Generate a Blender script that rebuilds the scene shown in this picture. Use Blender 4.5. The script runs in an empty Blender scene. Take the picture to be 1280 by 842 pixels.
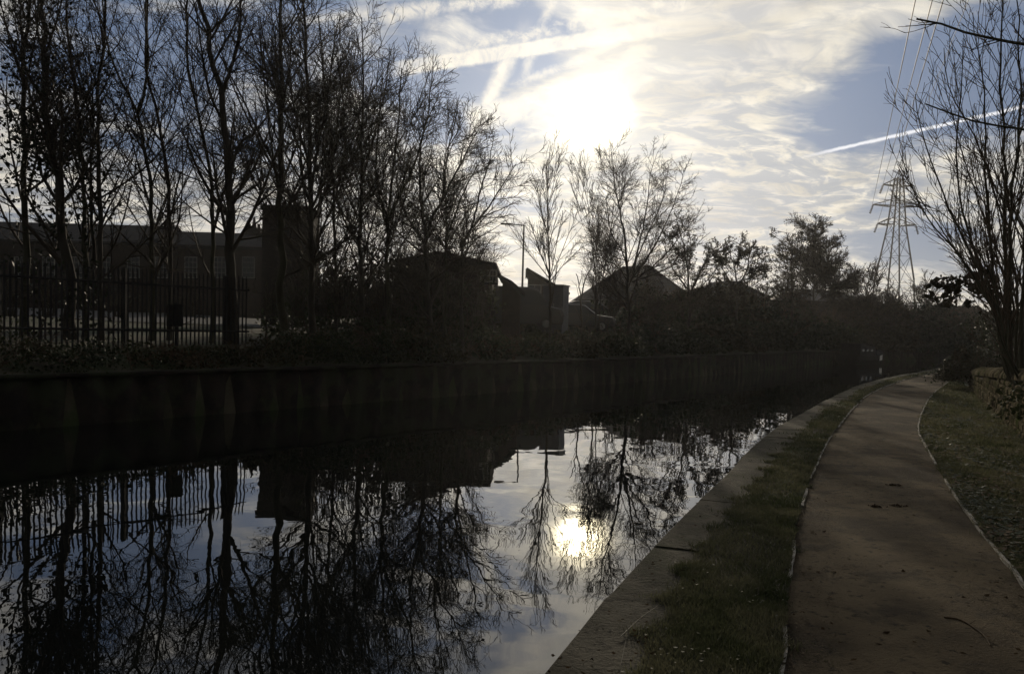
import bpy, math, random
import numpy as np
from mathutils import Matrix, Vector

SC = bpy.context.scene
COL = SC.collection
rad = math.radians
# ------------------------------------------------------------------ camera
F, CX, CY, W0, H0 = 1050.0, 653.0, 461.0, 1280.0, 842.0
PITCH, ROLL, EYE = rad(2.8), rad(1.56), 2.05
def cam2world(v):
    x = v[0]*math.cos(ROLL) - v[1]*math.sin(ROLL); y = v[0]*math.sin(ROLL) + v[1]*math.cos(ROLL); fw = -v[2]
    return np.array([x, fw*math.cos(PITCH)+y*math.sin(PITCH), y*math.cos(PITCH)-fw*math.sin(PITCH)])
cd = bpy.data.cameras.new('camera'); cam = bpy.data.objects.new('camera', cd); COL.objects.link(cam)
m = Matrix.Identity(4)
for i, v in enumerate(((1,0,0),(0,1,0),(0,0,1))):
    w = cam2world(v)
    for j in range(3): m[j][i] = w[j]
m.translation = (0, 0, EYE)
cam.matrix_world = m
cd.sensor_fit = 'HORIZONTAL'; cd.sensor_width = 36; cd.lens = 36*F/W0
cd.shift_x = -(CX-W0/2)/W0; cd.shift_y = (CY-H0/2)/W0
cd.clip_start = .05; cd.clip_end = 8000
SC.camera = cam
def D_(px, py):                                    # world direction seen at a place in the photo
    v = cam2world((px-CX, -(py-CY), -F)); return v/np.linalg.norm(v)
def P(px, py, d):                                  # point at forward distance d
    v = D_(px, py); return np.array([0,0,EYE]) + v*(d/v[1])
def G(px, py, z=.5):                               # point on the level z
    v = D_(px, py); return np.array([0,0,EYE]) + v*((z-EYE)/v[2])
# ------------------------------------------------------------------ light
SUN_EL, SUN_AZ = rad(13.83), rad(4.22)             # azimuth clockwise from +Y
SUN = np.array([math.sin(SUN_AZ)*math.cos(SUN_EL), math.cos(SUN_AZ)*math.cos(SUN_EL), math.sin(SUN_EL)])
ld = bpy.data.lights.new('sun', 'SUN'); ld.energy = 2.1; ld.angle = rad(.53); ld.color = (1, .86, .66)
lo = bpy.data.objects.new('sun', ld); COL.objects.link(lo)
lo.rotation_euler = Vector((-SUN[0], -SUN[1], -SUN[2])).to_track_quat('-Z', 'Y').to_euler()
SC.view_settings.view_transform = 'Standard'; SC.view_settings.look = 'None'
SC.view_settings.exposure = 0; SC.view_settings.gamma = 1
SC.cycles.max_bounces = 6; SC.cycles.diffuse_bounces = 2; SC.cycles.glossy_bounces = 3
SC.cycles.transparent_max_bounces = 8; SC.cycles.volume_bounces = 0
SC.cycles.use_denoising = True; SC.cycles.caustics_reflective = False; SC.cycles.caustics_refractive = False

class N:                                           # tiny arithmetic on shader sockets
    tree = None
    def __init__(s, k): s.k = k
    @staticmethod
    def m(op, a, b=None, c=None, clamp=False):
        n = N.tree.nodes.new('ShaderNodeMath'); n.operation = op; n.use_clamp = clamp
        for i, q in enumerate((a, b, c)):
            if q is None: continue
            if isinstance(q, N): N.tree.links.new(q.k, n.inputs[i])
            else: n.inputs[i].default_value = q
        return N(n.outputs[0])
    def __add__(s, o): return N.m('ADD', s, o)
    __radd__ = __add__
    def __sub__(s, o): return N.m('SUBTRACT', s, o)
    def __rsub__(s, o): return N.m('SUBTRACT', o, s)
    def __mul__(s, o): return N.m('MULTIPLY', s, o)
    __rmul__ = __mul__
    def __truediv__(s, o): return N.m('DIVIDE', s, o)
    def __neg__(s): return N.m('MULTIPLY', s, -1.0)
def nn(t, **kw):
    n = N.tree.nodes.new(t)
    for k, v in kw.items(): setattr(n, k, v)
    return n
def setin(n, name, v):
    if isinstance(v, N): N.tree.links.new(v.k, n.inputs[name])
    else: n.inputs[name].default_value = v
def sstep(a, b, x):
    n = nn('ShaderNodeMapRange', interpolation_type='SMOOTHSTEP')
    setin(n, 'Value', x); n.inputs['From Min'].default_value = a; n.inputs['From Max'].default_value = b
    return N(n.outputs[0])
def lerp(f, a, b):
    n = nn('ShaderNodeMix', data_type='RGBA'); setin(n, 0, f)
    for i, q in ((6, a), (7, b)):
        if isinstance(q, N): N.tree.links.new(q.k, n.inputs[i])
        else: n.inputs[i].default_value = (*q, 1)
    return N(n.outputs[2])
def comb(x, y, z):
    n = nn('ShaderNodeCombineXYZ'); setin(n, 0, x); setin(n, 1, y); setin(n, 2, z); return N(n.outputs[0])
def vm(op, a, b, out=0):
    n = nn('ShaderNodeVectorMath', operation=op)
    for i, q in enumerate((a, b)):
        if q is None: continue
        if isinstance(q, N): N.tree.links.new(q.k, n.inputs[i])
        else: n.inputs[i].default_value = tuple(q)
    return N(n.outputs[out])
def scale(a, f):
    n = nn('ShaderNodeVectorMath', operation='SCALE')
    if isinstance(a, N): N.tree.links.new(a.k, n.inputs[0])
    else: n.inputs[0].default_value = tuple(a)
    setin(n, 'Scale', f); return N(n.outputs[0])
def noise(vec, sc, detail=4, rough=.55, dist=0., out=0):
    n = nn('ShaderNodeTexNoise'); setin(n, 'Vector', vec); n.inputs['Scale'].default_value = sc
    n.inputs['Detail'].default_value = detail; n.inputs['Roughness'].default_value = rough
    n.inputs['Distortion'].default_value = dist; return N(n.outputs[out])

def build_world():
    w = bpy.data.worlds.new('World'); SC.world = w; w.use_nodes = True
    nt = w.node_tree; nt.nodes.clear(); N.tree = nt
    tc = nn('ShaderNodeTexCoord'); d = N(tc.outputs['Generated']); d = vm('NORMALIZE', d, None)
    sp = nn('ShaderNodeSeparateXYZ'); nt.links.new(d.k, sp.inputs[0]); x, y, z = (N(o) for o in sp.outputs)
    zc = N.m('MAXIMUM', z, 0.0) + .17
    u = x/zc; v = y/zc
    uv = comb(u, v, 0.0)
    sky = nn('ShaderNodeTexSky'); sky.sky_type = 'NISHITA'; sky.sun_disc = False
    sky.sun_elevation = SUN_EL; sky.sun_rotation = SUN_AZ; sky.air_density = 1.0; sky.dust_density = .6; sky.ozone_density = 2.0
    S = N(sky.outputs[0])
    def gauss(px, py, s, a, ax=1.0):               # a patch of thicker (or thinner) cloud round a direction
        q = D_(px, py); dd = vm('SUBTRACT', d, q)
        dd = vm('MULTIPLY', dd, (1/ax, 1/ax, 1.0))
        l2 = vm('DOT_PRODUCT', dd, dd, 1)
        return N.m('EXPONENT', l2*(-1/(s*s)))*a
    # rippled sheets, torn patches and wisps on a cloud deck
    warp = noise(uv, .9, 4, .55, 0, 1)
    wuv = vm('ADD', uv, scale(vm('SUBTRACT', warp, (.5,.5,.5)), .75))
    rot = nn('ShaderNodeMapping'); nt.links.new(wuv.k, rot.inputs[0]); rot.inputs['Rotation'].default_value = (0,0,rad(-12)); rot.inputs['Scale'].default_value = (1.0, 1.35, 1)
    ruv = N(rot.outputs[0])
    n1 = noise(ruv, 1.5, 8, .60, .2)
    n2 = noise(ruv, 5.5, 5, .52, .15)
    wisp = nn('ShaderNodeMapping'); nt.links.new(wuv.k, wisp.inputs[0]); wisp.inputs['Rotation'].default_value = (0,0,rad(24)); wisp.inputs['Scale'].default_value = (.5, 2.4, 1)
    n3 = noise(N(wisp.outputs[0]), 3.0, 7, .66, .5)
    bias = (gauss(940,60,.20,.26) + gauss(960,255,.15,.16,1.8) + gauss(740,140,.11,.18) + gauss(690,330,.16,.20,2.2) + gauss(545,45,.045,.22,1.7)
            + gauss(1130,130,.080,-.34,1.3) + gauss(1215,70,.07,-.26,1.5) + gauss(1060,150,.05,-.16,1.8) + gauss(610,110,.095,-.42,1.2) + gauss(1130,297,.022,-.50,3.0) + gauss(1100,325,.015,-.25,4.0) + gauss(700,52,.03,-.14,2)
            + gauss(490,10,.05,-.16,2) + gauss(150,60,.10,-.22) + gauss(220,150,.12,-.20) + gauss(230,250,.12,.18,2.5) + gauss(1180,-10,.06,.16,1.5)
            + gauss(880,212,.035,-.12,2.4) + gauss(985,165,.045,-.20,1.8) + gauss(640,265,.035,-.16,2.4))
    f = (n1-.5)*1.25 + (n2-.5)*.55 + (n3-.5)*.55 + bias
    cover = sstep(-.22, .20, f)
    thick = sstep(.10, .55, f)
    veil = N.m('MINIMUM', gauss(960,60,.21,1.0,1.1) + gauss(820,110,.10,.6), 1.0)
    rip = sstep(.36, .66, n2)*(1.0 - veil*.5) + veil*.4
    # contrails
    def trail(a, b, wpx, soft=.5, f0=.04, f1=.96, rough=6.0, jam=1.5):
        A, B = D_(*a), D_(*b); nrm = np.cross(A, B); nrm /= np.linalg.norm(nrm)
        t = vm('DOT_PRODUCT', vm('SUBTRACT', d, A), (B-A)/np.dot(B-A, B-A), 1)
        jit = (noise(d, rough*14, 5, .65) - .5)*(wpx/F)*jam
        dist = N.m('ABSOLUTE', vm('DOT_PRODUCT', d, nrm, 1) + jit)
        core = 1.0 - sstep(wpx/F*soft, wpx/F*1.4, dist)
        front = sstep(0, .5, y)
        return core*sstep(-f0, f0, t)*(1.0 - sstep(f1, 1.06+f0, t))*front
    tex = sstep(.34, .62, noise(d, 38, 7, .68, .5))
    tx2 = tex*.45 + .55
    t1 = trail((1022,192), (1330,122), 2.0, .25, .12)
    t2 = trail((500,86), (860,30), 8, .7, .08, .7, 5, .8)*tx2
    t3 = trail((560,66), (880,-4), 9, .1, .15, .8, 4, 2.5)*.75*tex
    t4 = trail((560,230), (640,66), 10, .1, .25, .85, 4, 1.4)*tx2
    t5 = trail((585,152), (800,92), 17, .35, .05, .8, 3, .9)*tx2
    t6 = trail((425,26), (740,-16), 9, .1, .2, .9, 3, 2.5)*.8*tex
    t7 = trail((650,110), (705,-40), 7, .1, .3, .9, 3, 2.5)*.6*tex
    t8 = trail((640,108), (760,60), 5, .1, .2, .8, 4, 2.5)*.6*tex
    wide = N.m('MAXIMUM', N.m('MAXIMUM', N.m('MAXIMUM', t2, t8), t3), N.m('MAXIMUM', N.m('MAXIMUM', t4, t5), N.m('MAXIMUM', t6, t7)))
    # brightness towards the sun
    c = vm('DOT_PRODUCT', d, SUN, 1)
    th = N.m('SQRT', N.m('MAXIMUM', (1.0 - c)*2.0, 0.0))
    irr = noise(d, 13, 4, .55)*1.3 + .35
    blob = noise(d, 9, 4, .6); th2 = th*(.40 + blob*1.2)
    core = N.m('EXPONENT', (th2*th2)*(-1/.0208**2))*27.0
    mid = N.m('EXPONENT', th*(-1/.09))*.20
    broad = N.m('EXPONENT', th*(-1/.30))
    # colours, in units of ten times the picture's
    low = N.m('EXPONENT', N.m('MAXIMUM', z, 0.0)*(-1/.075))
    blue = lerp(low, (1.05, 1.70, 3.15), (3.5, 3.9, 4.5))
    blue = lerp(broad*1.0, blue, (2.6, 3.1, 4.0)); blue = scale(blue, broad*1.1 + .54)
    skyc = vm('ADD', scale(S, .05), scale(blue, .9))
    cream = lerp(thick*(1.0 - veil*.35)*.9, (8.4, 7.8, 6.6), (4.0, 3.9, 4.0))
    cream = scale(cream, (broad*.6 + .74)*(rip*.50 + .64))
    cloud = lerp(low*.75, cream, scale((9.0, 8.1, 6.4), (broad*.55+.74)*(rip*.50+.64)))
    bil = sstep(.40, .64, noise(ruv, 9.0, 6, .6, .4))
    grey = (1.0 - bil)*(gauss(1010,250,.13,.75,1.7) + gauss(900,60,.20,.30) + gauss(250,250,.2,.5,2) + .12)
    cloud = lerp(N.m('MINIMUM', grey, .85), cloud, scale((3.8, 4.05, 4.5), broad*.5 + .72))
    col = lerp(cover*.92, skyc, cloud)
    col = lerp(wide*.95, col, scale((10.0, 9.3, 8.0), broad*.5 + .6))
    col = lerp(t1*.85, col, (8.6, 8.6, 8.9))
    glow = scale((10.0, 8.6, 5.6), (core + mid*(cover*.7 + .3)))
    col = vm('ADD', col, glow)
    back = sstep(.5, -.4, y)                       # the sky away from the low sun is dimmer
    col = scale(col, 1.0 - back*.80)
    below = sstep(-.0, -.12, z)
    col = lerp(below, col, (.3, .3, .28))
    bg = nn('ShaderNodeBackground'); nt.links.new(col.k, bg.inputs[0]); bg.inputs[1].default_value = .114
    out = nn('ShaderNodeOutputWorld'); nt.links.new(bg.outputs[0], out.inputs[0])
    w.cycles.sampling_method = 'MANUAL'; w.cycles.sample_map_resolution = 1024
build_world()

# ------------------------------------------------------------------ materials
def mat(name, c1, c2=None, sc=4., rough=.85, bump=0., bsc=None, spec=.5, metal=0., stretch=(1,1,1), lo=.35, hi=.65, ior=None, coord='Object', extra=None, trans=0.):
    mt = bpy.data.materials.new(name); mt.use_nodes = True; nt = mt.node_tree; N.tree = nt
    b = nt.nodes['Principled BSDF']
    tc = nn('ShaderNodeTexCoord'); mp = nn('ShaderNodeMapping'); nt.links.new(tc.outputs[coord], mp.inputs[0]); mp.inputs['Scale'].default_value = stretch
    v = N(mp.outputs[0]); col = None
    if c2 is not None:
        f = sstep(lo, hi, noise(v, sc, 6, .6)); col = lerp(f, c1, c2)
        if extra: col = extra(v, col)
        nt.links.new(col.k, b.inputs['Base Color'])
    else: b.inputs['Base Color'].default_value = (*c1, 1)
    b.inputs['Roughness'].default_value = rough; b.inputs['Metallic'].default_value = metal
    b.inputs['Specular IOR Level'].default_value = spec
    if ior: b.inputs['IOR'].default_value = ior
    if bump:
        bn = nn('ShaderNodeBump'); bn.inputs['Strength'].default_value = bump; bn.inputs['Distance'].default_value = .03
        nt.links.new(noise(v, bsc or sc*4, 6, .65).k, bn.inputs['Height']); nt.links.new(bn.outputs[0], b.inputs['Normal'])
    if trans:
        t = nn('ShaderNodeBsdfTranslucent'); mx = nn('ShaderNodeMixShader'); mx.inputs[0].default_value = trans
        if col is not None: nt.links.new(col.k, t.inputs[0])
        nt.links.new(b.outputs[0], mx.inputs[1]); nt.links.new(t.outputs[0], mx.inputs[2]); nt.links.new(mx.outputs[0], nt.nodes['Material Output'].inputs[0])
    return mt
def patches(c, sc, lo, hi, amt=1., seed=0.):       # a second colour with a shape of its own (moss, stains, mud)
    def f(v, col):
        q = vm('ADD', v, (seed, seed*1.7, 0)); return lerp(sstep(lo, hi, noise(q, sc, 7, .65, .3))*amt, col, c)
    return f
M = {}
M['bark'] = mat('bark', (.035,.030,.024), (.075,.065,.052), 3, .9, .5, 22, .2, stretch=(1,1,.3))
M['bark_green'] = mat('bark_mossy', (.035,.034,.020), (.085,.080,.050), 3, .9, .4, 22, .2, stretch=(1,1,.3))
M['twig'] = mat('twig', (.035,.028,.022), (.075,.058,.042), 2, .8, spec=.2)
M['twig_brown'] = mat('twig_brown', (.06,.04,.024), (.11,.075,.045), 2, .8, spec=.25)
M['ivy'] = mat('ivy_leaf', (.014,.022,.010), (.034,.044,.018), 5, .6, spec=.15)
M['leaf_green'] = mat('bramble_leaf', (.018,.026,.010), (.045,.050,.020), 5, .6, spec=.12, trans=.2)
M['leaf_brown'] = mat('dead_leaf', (.035,.024,.014), (.10,.066,.036), 9, .8, spec=.12)
M['leaf_olive'] = mat('olive_leaf', (.028,.027,.012), (.060,.050,.022), 6, .7, spec=.12)
M['grass'] = mat('grass_blade', (.060,.072,.034), (.165,.160,.095), 2.2, .7, spec=.08, trans=.4)
M['soil'] = mat('soil', (.030,.028,.018), (.070,.060,.040), 1.3, .95, .6, 18, .15, extra=patches((.028,.042,.014), .9, .42, .6, .9))
M['tarmac'] = mat('tarmac', (.03,.03,.03), (.05,.05,.048), 3, .8, .2, 60, .15)
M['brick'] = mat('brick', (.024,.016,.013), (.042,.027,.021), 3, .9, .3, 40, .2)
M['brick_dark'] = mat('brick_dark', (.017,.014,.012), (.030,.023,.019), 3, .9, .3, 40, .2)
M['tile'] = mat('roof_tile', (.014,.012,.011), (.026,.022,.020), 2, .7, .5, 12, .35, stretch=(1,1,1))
M['slate'] = mat('slate', (.013,.013,.015), (.022,.022,.024), 2, .85, .3, 12, .1)
M['glass'] = mat('window_glass', (.04,.045,.05), None, rough=.08, spec=.6)
M['paint_old'] = mat('grey_paint', (.16,.16,.15), (.22,.22,.21), 4, .6)
M['paint_white'] = mat('white_paint', (.62,.61,.58), (.75,.74,.70), 4, .45)
M['steel'] = mat('galvanised_steel', (.16,.165,.17), (.24,.24,.245), 3, .5, metal=.7)
M['steel_dark'] = mat('dark_steel', (.022,.022,.023), (.038,.036,.035), 3, .8, spec=.12)
M['rust'] = mat('rusty_piling', (.014,.012,.011), (.028,.022,.018), 3, .85, .4, 20, .08, extra=patches((.03,.035,.02), 1.2, .45, .6))
M['cable'] = mat('cable', (.10,.10,.105), None, rough=.6)
M['wood_pale'] = mat('weathered_timber', (.22,.20,.165), (.42,.39,.33), 5, .8, .3, 30, .3, extra=patches((.05,.05,.03), 3, .5, .62, .9))
# ------------------------------------------------------------------ objects
def tag(o, label=None, cat=None, group=None, kind=None):
    if label: o['label'] = label
    if cat: o['category'] = cat
    if group: o['group'] = group
    if kind: o['kind'] = kind
    return o
def empty(name, loc, rz=0, **kw):
    o = bpy.data.objects.new(name, None); COL.objects.link(o); o.location = loc; o.rotation_euler = (0,0,rz)
    o.empty_display_size = .2
    return tag(o, **kw)
def link_mesh(name, V, Fc, m, parent=None, smooth=False, origin=None, **kw):
    me = bpy.data.meshes.new(name); V = np.asarray(V, float).reshape(-1, 3)
    if origin is not None: V = V - np.asarray(origin, float)
    if isinstance(Fc, np.ndarray):
        nf, k = Fc.shape
        me.vertices.add(len(V)); me.vertices.foreach_set('co', V.astype(np.float32).ravel())
        me.loops.add(nf*k); me.loops.foreach_set('vertex_index', Fc.astype(np.int32).ravel())
        me.polygons.add(nf); me.polygons.foreach_set('loop_start', np.arange(0, nf*k, k, dtype=np.int32))
        me.update(calc_edges=True)
    else: me.from_pydata(V.tolist(), [], Fc); me.update()
    if smooth: me.polygons.foreach_set('use_smooth', [True]*len(me.polygons))
    me.materials.append(M[m] if isinstance(m, str) else m)
    o = bpy.data.objects.new(name, me); COL.objects.link(o)
    if parent: o.parent = parent
    elif origin is not None: o.location = origin
    return tag(o, **kw)
class MB:                                          # solids collected into one mesh
    def __init__(s): s.v = []; s.f = []
    def add(s, v, f):
        k = len(s.v); s.v += [tuple(map(float, q)) for q in v]; s.f += [tuple(i+k for i in q) for q in f]; return s
    def box(s, x0, y0, z0, x1, y1, z1):
        return s.add([(x,y,z) for z in (z0,z1) for x,y in ((x0,y0),(x1,y0),(x1,y1),(x0,y1))],
                     [(3,2,1,0),(4,5,6,7),(0,1,5,4),(1,2,6,5),(2,3,7,6),(3,0,4,7)])
    def prism(s, pts, y0, y1):                     # outline in x,z pushed along y
        n = len(pts); return s.add([(x,y0,z) for x,z in pts]+[(x,y1,z) for x,z in pts],
                     [tuple(range(n)), tuple(range(2*n-1,n-1,-1))]+[(i,n+i,n+(i+1)%n,(i+1)%n) for i in range(n)])
    def bar(s, a, b, r, r2=None, k=6):
        a, b = np.array(a, float), np.array(b, float); r2 = r if r2 is None else r2
        t = (b-a)/np.linalg.norm(b-a); h = np.array((0,0,1.)) if abs(t[2]) < .9 else np.array((1.,0,0))
        u = np.cross(t,h); u /= np.linalg.norm(u); w = np.cross(t,u); n = len(s.v)
        an = [2*math.pi*i/k for i in range(k)]
        return s.add([a+r*(math.cos(q)*u+math.sin(q)*w) for q in an]+[b+r2*(math.cos(q)*u+math.sin(q)*w) for q in an],
                     [(i,(i+1)%k,k+(i+1)%k,k+i) for i in range(k)]+[tuple(range(k-1,-1,-1)), tuple(range(k,2*k))])
    def build(s, name, m, parent=None, **kw): return link_mesh(name, s.v, s.f, m, parent, **kw)

def curve(pts, n=120):                             # smooth curve through points, even spacing
    p = np.array(pts, float); q = np.vstack([2*p[0]-p[1], p, 2*p[-1]-p[-2]]); out = []
    for i in range(1, len(q)-2):
        t = np.linspace(0, 1, 24, endpoint=False)[:,None]
        out.append(.5*((2*q[i])+(-q[i-1]+q[i+1])*t+(2*q[i-1]-5*q[i]+4*q[i+1]-q[i+2])*t**2+(-q[i-1]+3*q[i]-3*q[i+1]+q[i+2])*t**3))
    c = np.vstack(out+[q[-2][None]]); s = np.r_[0, np.cumsum(np.linalg.norm(np.diff(c, axis=0), axis=1))]
    u = np.linspace(0, s[-1], n); return np.stack([np.interp(u, s, c[:,k]) for k in range(c.shape[1])], 1)
def normals(c):                                    # to the right of travel
    t = np.gradient(c, axis=0); t /= np.linalg.norm(t, axis=1)[:,None]; return np.stack([t[:,1], -t[:,0]], 1)

ZP = .50                                           # towpath level; the water is 0
edge_px = [(677,842),(716,791),(773,726),(823,677),(888,610),(937,562),(987,524),(1050,489),(1080,479),(1115,470.5),(1142,465.5),(1169,461.5),(1197,458)]
edge = [G(x,y,ZP+.03)[:2] for x,y in edge_px]
e0, e1 = edge[0], edge[3]; bdir = (e1-e0)/np.linalg.norm(e1-e0)
NEAR = curve([e0-bdir*26, e0-bdir*12, e0-bdir*4] + [edge[i] for i in (0,2,4,6,8,10,12)] + [(34,55.5),(52,69),(80,85),(120,104)], 600)
FAR = curve([(-34,-18),(-22,-5),(-11.6,11),(-8.05,16),(-4.9,20.5),(3,31.5),(11,43.5),(18,54.5),(27.5,68.5),(43,84),(70,102),(110,122)], 600)
NN, NF = normals(NEAR), normals(FAR)

def side(c, nrm, p):                               # signed distance to the right of a bank line
    out = np.empty(len(p))
    for i in range(0, len(p), 4000):
        q = p[i:i+4000]; d = q[:,None]-c[None,::2]; k = (d**2).sum(2).argmin(1); out[i:i+4000] = 0
        dk = q-c[::2][k]; s = (dk*nrm[::2][k]).sum(1); out[i:i+4000] = np.sign(s)*np.sqrt((dk**2).sum(1))
    return out
def wob(x, y, s, seed=0):
    r = random.Random(seed); t = 0
    for k in range(5):
        a = r.uniform(0,6.3); f = s*(1.7**k); t = t + math.pow(.6,k)*np.sin((x*math.cos(a)+y*math.sin(a))*f+r.uniform(0,6.3))
    return t/2.2
def zfar(df, x, y):                                # ground behind the far bank
    return np.interp(df, [0,.3,1.0,3,8,40,120], [.86,.90,1.0,1.35,1.5,2.4,2.8]) + wob(x,y,.9,5)*.06*np.clip(df/2,0,1)
def axis(a, b, st, far):
    g = list(np.arange(a, b, st)); s = st; lo, hi = a, b; L = []; R = []
    while hi < far: s *= 1.22; hi += s; R.append(hi)
    s = st
    while lo > -far: s *= 1.22; lo -= s; L.append(lo)
    return np.array(L[::-1]+g+R)
def ground():
    X, Y = axis(-26, 46, .22, 560), axis(-6, 66, .22, 560)
    xx, yy = np.meshgrid(X, Y); x, y = xx.ravel(), yy.ravel(); p = np.stack([x,y],1)
    dn, df = side(NEAR, NN, p), -side(FAR, NF, p)
    z = np.full(len(x), -.9)
    zn = ZP-.03 + np.interp(dn, [0,.6,7,12,60], [0,.0,.0,.9,2.5]) + wob(x,y,2.3,2)*.012*np.clip(dn-.5,0,1)
    z = np.where(dn > .12, zn, z); z = np.where(df > .12, zfar(df,x,y), z)
    nx, ny = len(X), len(Y); i = (np.arange(ny-1)[:,None]*nx+np.arange(nx-1)[None]).ravel()
    return link_mesh('ground', np.stack([x,y,z],1), np.stack([i,i+1,i+nx+1,i+nx],1), 'soil', smooth=True, kind='structure')
ground()
def ribbon(name, L, R, z, m, zr=None, n=None, **kw):
    k = len(L); V = np.vstack([np.c_[L, np.full(k,z)], np.c_[R, np.full(k, z if zr is None else zr)]])
    i = np.arange(k-1); return link_mesh(name, V, np.stack([i,k+i,k+i+1,i+1],1), m, **kw)

# water
mt = bpy.data.materials.new('canal_water'); mt.use_nodes = True; N.tree = mt.node_tree; b = mt.node_tree.nodes['Principled BSDF']
b.inputs['Base Color'].default_value = (.006,.007,.006,1); b.inputs['Roughness'].default_value = .004; b.inputs['IOR'].default_value = 1.58
tc = nn('ShaderNodeTexCoord'); mp = nn('ShaderNodeMapping'); mt.node_tree.links.new(tc.outputs['Object'], mp.inputs[0]); mp.inputs['Scale'].default_value = (1,.8,1)
h = noise(N(mp.outputs[0]), .55, 2, .5, .4) + noise(N(mp.outputs[0]), 3.2, 2, .5)*.055
bn = nn('ShaderNodeBump'); bn.inputs['Strength'].default_value = 1; bn.inputs['Distance'].default_value = .011
mt.node_tree.links.new(h.k, bn.inputs['Height']); mt.node_tree.links.new(bn.outputs[0], b.inputs['Normal']); M['water'] = mt
ribbon('water', FAR-NF*.35, NEAR+NN*.3, 0, 'water', kind='structure')

# stone kerb along the near edge: slabs with worn edges
def kerb():
    mb = MB(); s = np.r_[0, np.cumsum(np.linalg.norm(np.diff(NEAR,axis=0),axis=1))]; r = random.Random(4); t = 0
    at = lambda q, off: np.array([np.interp(q, s, NEAR[:,0])+off*np.interp(q, s, NN[:,0]), np.interp(q, s, NEAR[:,1])+off*np.interp(q, s, NN[:,1])])
    while t < s[-1]-2 and t < 115:
        L = r.uniform(1.1, 1.9); w = .46+r.uniform(-.015,.02); zt = ZP+.03+r.uniform(-.008,.006); o = r.uniform(-.012,.012)
        m2 = max(1, int(L/.5)); g = .006; q = np.linspace(t+g, t+L-g, m2+1); c = .018
        prof = [(o, -.5), (o, zt-c), (o+c*.4, zt-c*.35), (o+c, zt), (w-c, zt+.002), (w, zt-c), (w, -.5)]
        V = []; 
        for qq in q:
            for off, z in prof: a = at(qq, off); V.append((a[0], a[1], z))
        k = len(prof); Fc = [(i*k+j, i*k+j+1, (i+1)*k+j+1, (i+1)*k+j) for i in range(m2) for j in range(k-1)]
        Fc += [tuple(range(k))[::-1], tuple(m2*k+j for j in range(k))]
        mb.add(V, Fc); t += L
    return mb
M['kerb'] = mat('kerb_stone', (.050,.046,.032), (.10,.090,.066), 2.2, .9, 1.0, 34, .1, extra=lambda v, c: patches((.022,.020,.014), 7, .54, .68, .8, 5.)(v, patches((.028,.032,.014), 1.5, .48, .64, .8)(v, c)))
kerb().build('canal_kerb', 'kerb', kind='structure')

# towpath
lp = [(975,842),(982,780),(988,720),(996,660),(1006,620),(1019,585),(1043,540),(1083,495),(1118,479),(1145,471),(1165,466.5),(1197,461)]
rp = [(1280,732),(1255,700),(1215,650),(1185,605),(1160,563),(1148,535),(1156,508),(1167,492),(1185,478),(1201,468)]
Lp = [G(x,y)[:2] for x,y in lp]; Rp = [G(x,y)[:2] for x,y in rp]
Lp = curve([Lp[0]-bdir*20, Lp[0]-bdir*6]+Lp+[(34.6,54.2),(52,67.4),(80,83)], 400)
Rp = curve([Rp[0]-bdir*22, Rp[0]-bdir*6]+Rp+[(35.4,52.2),(52.8,65.6),(80.8,81.4)], 400)
M['path'] = mat('towpath_grit', (.050,.037,.022), (.130,.100,.060), 1.3, .95, 1.0, 55, .12, lo=.38, hi=.62,
                extra=lambda v, c: patches((.018,.015,.010), 14, .55, .66, .9, 3.)(v, patches((.032,.026,.018), 2.2, .50, .66, .75, 9.)(v, patches((.135,.105,.064), .6, .50, .66, .6)(v, c))))
def path():
    k = len(Lp); n = 9; V = []
    for j in range(n):
        f = j/(n-1); c = Lp*(1-f)+Rp*f; z = ZP-.004+.022*math.sin(math.pi*f) + wob(c[:,0],c[:,1],2.0,8)*.004
        V.append(np.c_[c, z])
    V = np.vstack(V); i = np.arange(k-1)
    Fc = np.vstack([np.stack([j*k+i,(j+1)*k+i,(j+1)*k+i+1,j*k+i+1],1) for j in range(n-1)])
    link_mesh('towpath', V, Fc, 'path', smooth=True, kind='structure')
path()
def verge():
    d = ((NEAR[None]-Lp[:,None])**2).sum(2).argmin(1); A = NEAR[d]+NN[d]*.43; k = len(Lp); n = 8; V = []
    for j in range(n): f = j/(n-1); c = A*(1-f)+Lp*f; V.append(np.c_[c, ZP+zv(f)+wob(c[:,0],c[:,1],9,6)*.008*math.sin(math.pi*f)])
    i = np.arange(k-1); Fc = np.vstack([np.stack([j*k+i,(j+1)*k+i,(j+1)*k+i+1,j*k+i+1],1) for j in range(n-1)])
    link_mesh('verge', np.vstack(V), Fc, 'soil', smooth=True, kind='structure')
def zv(f): return .034*(1-f)+.004*f+.022*np.sin(math.pi*np.clip(f,0,1))
verge()
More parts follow.
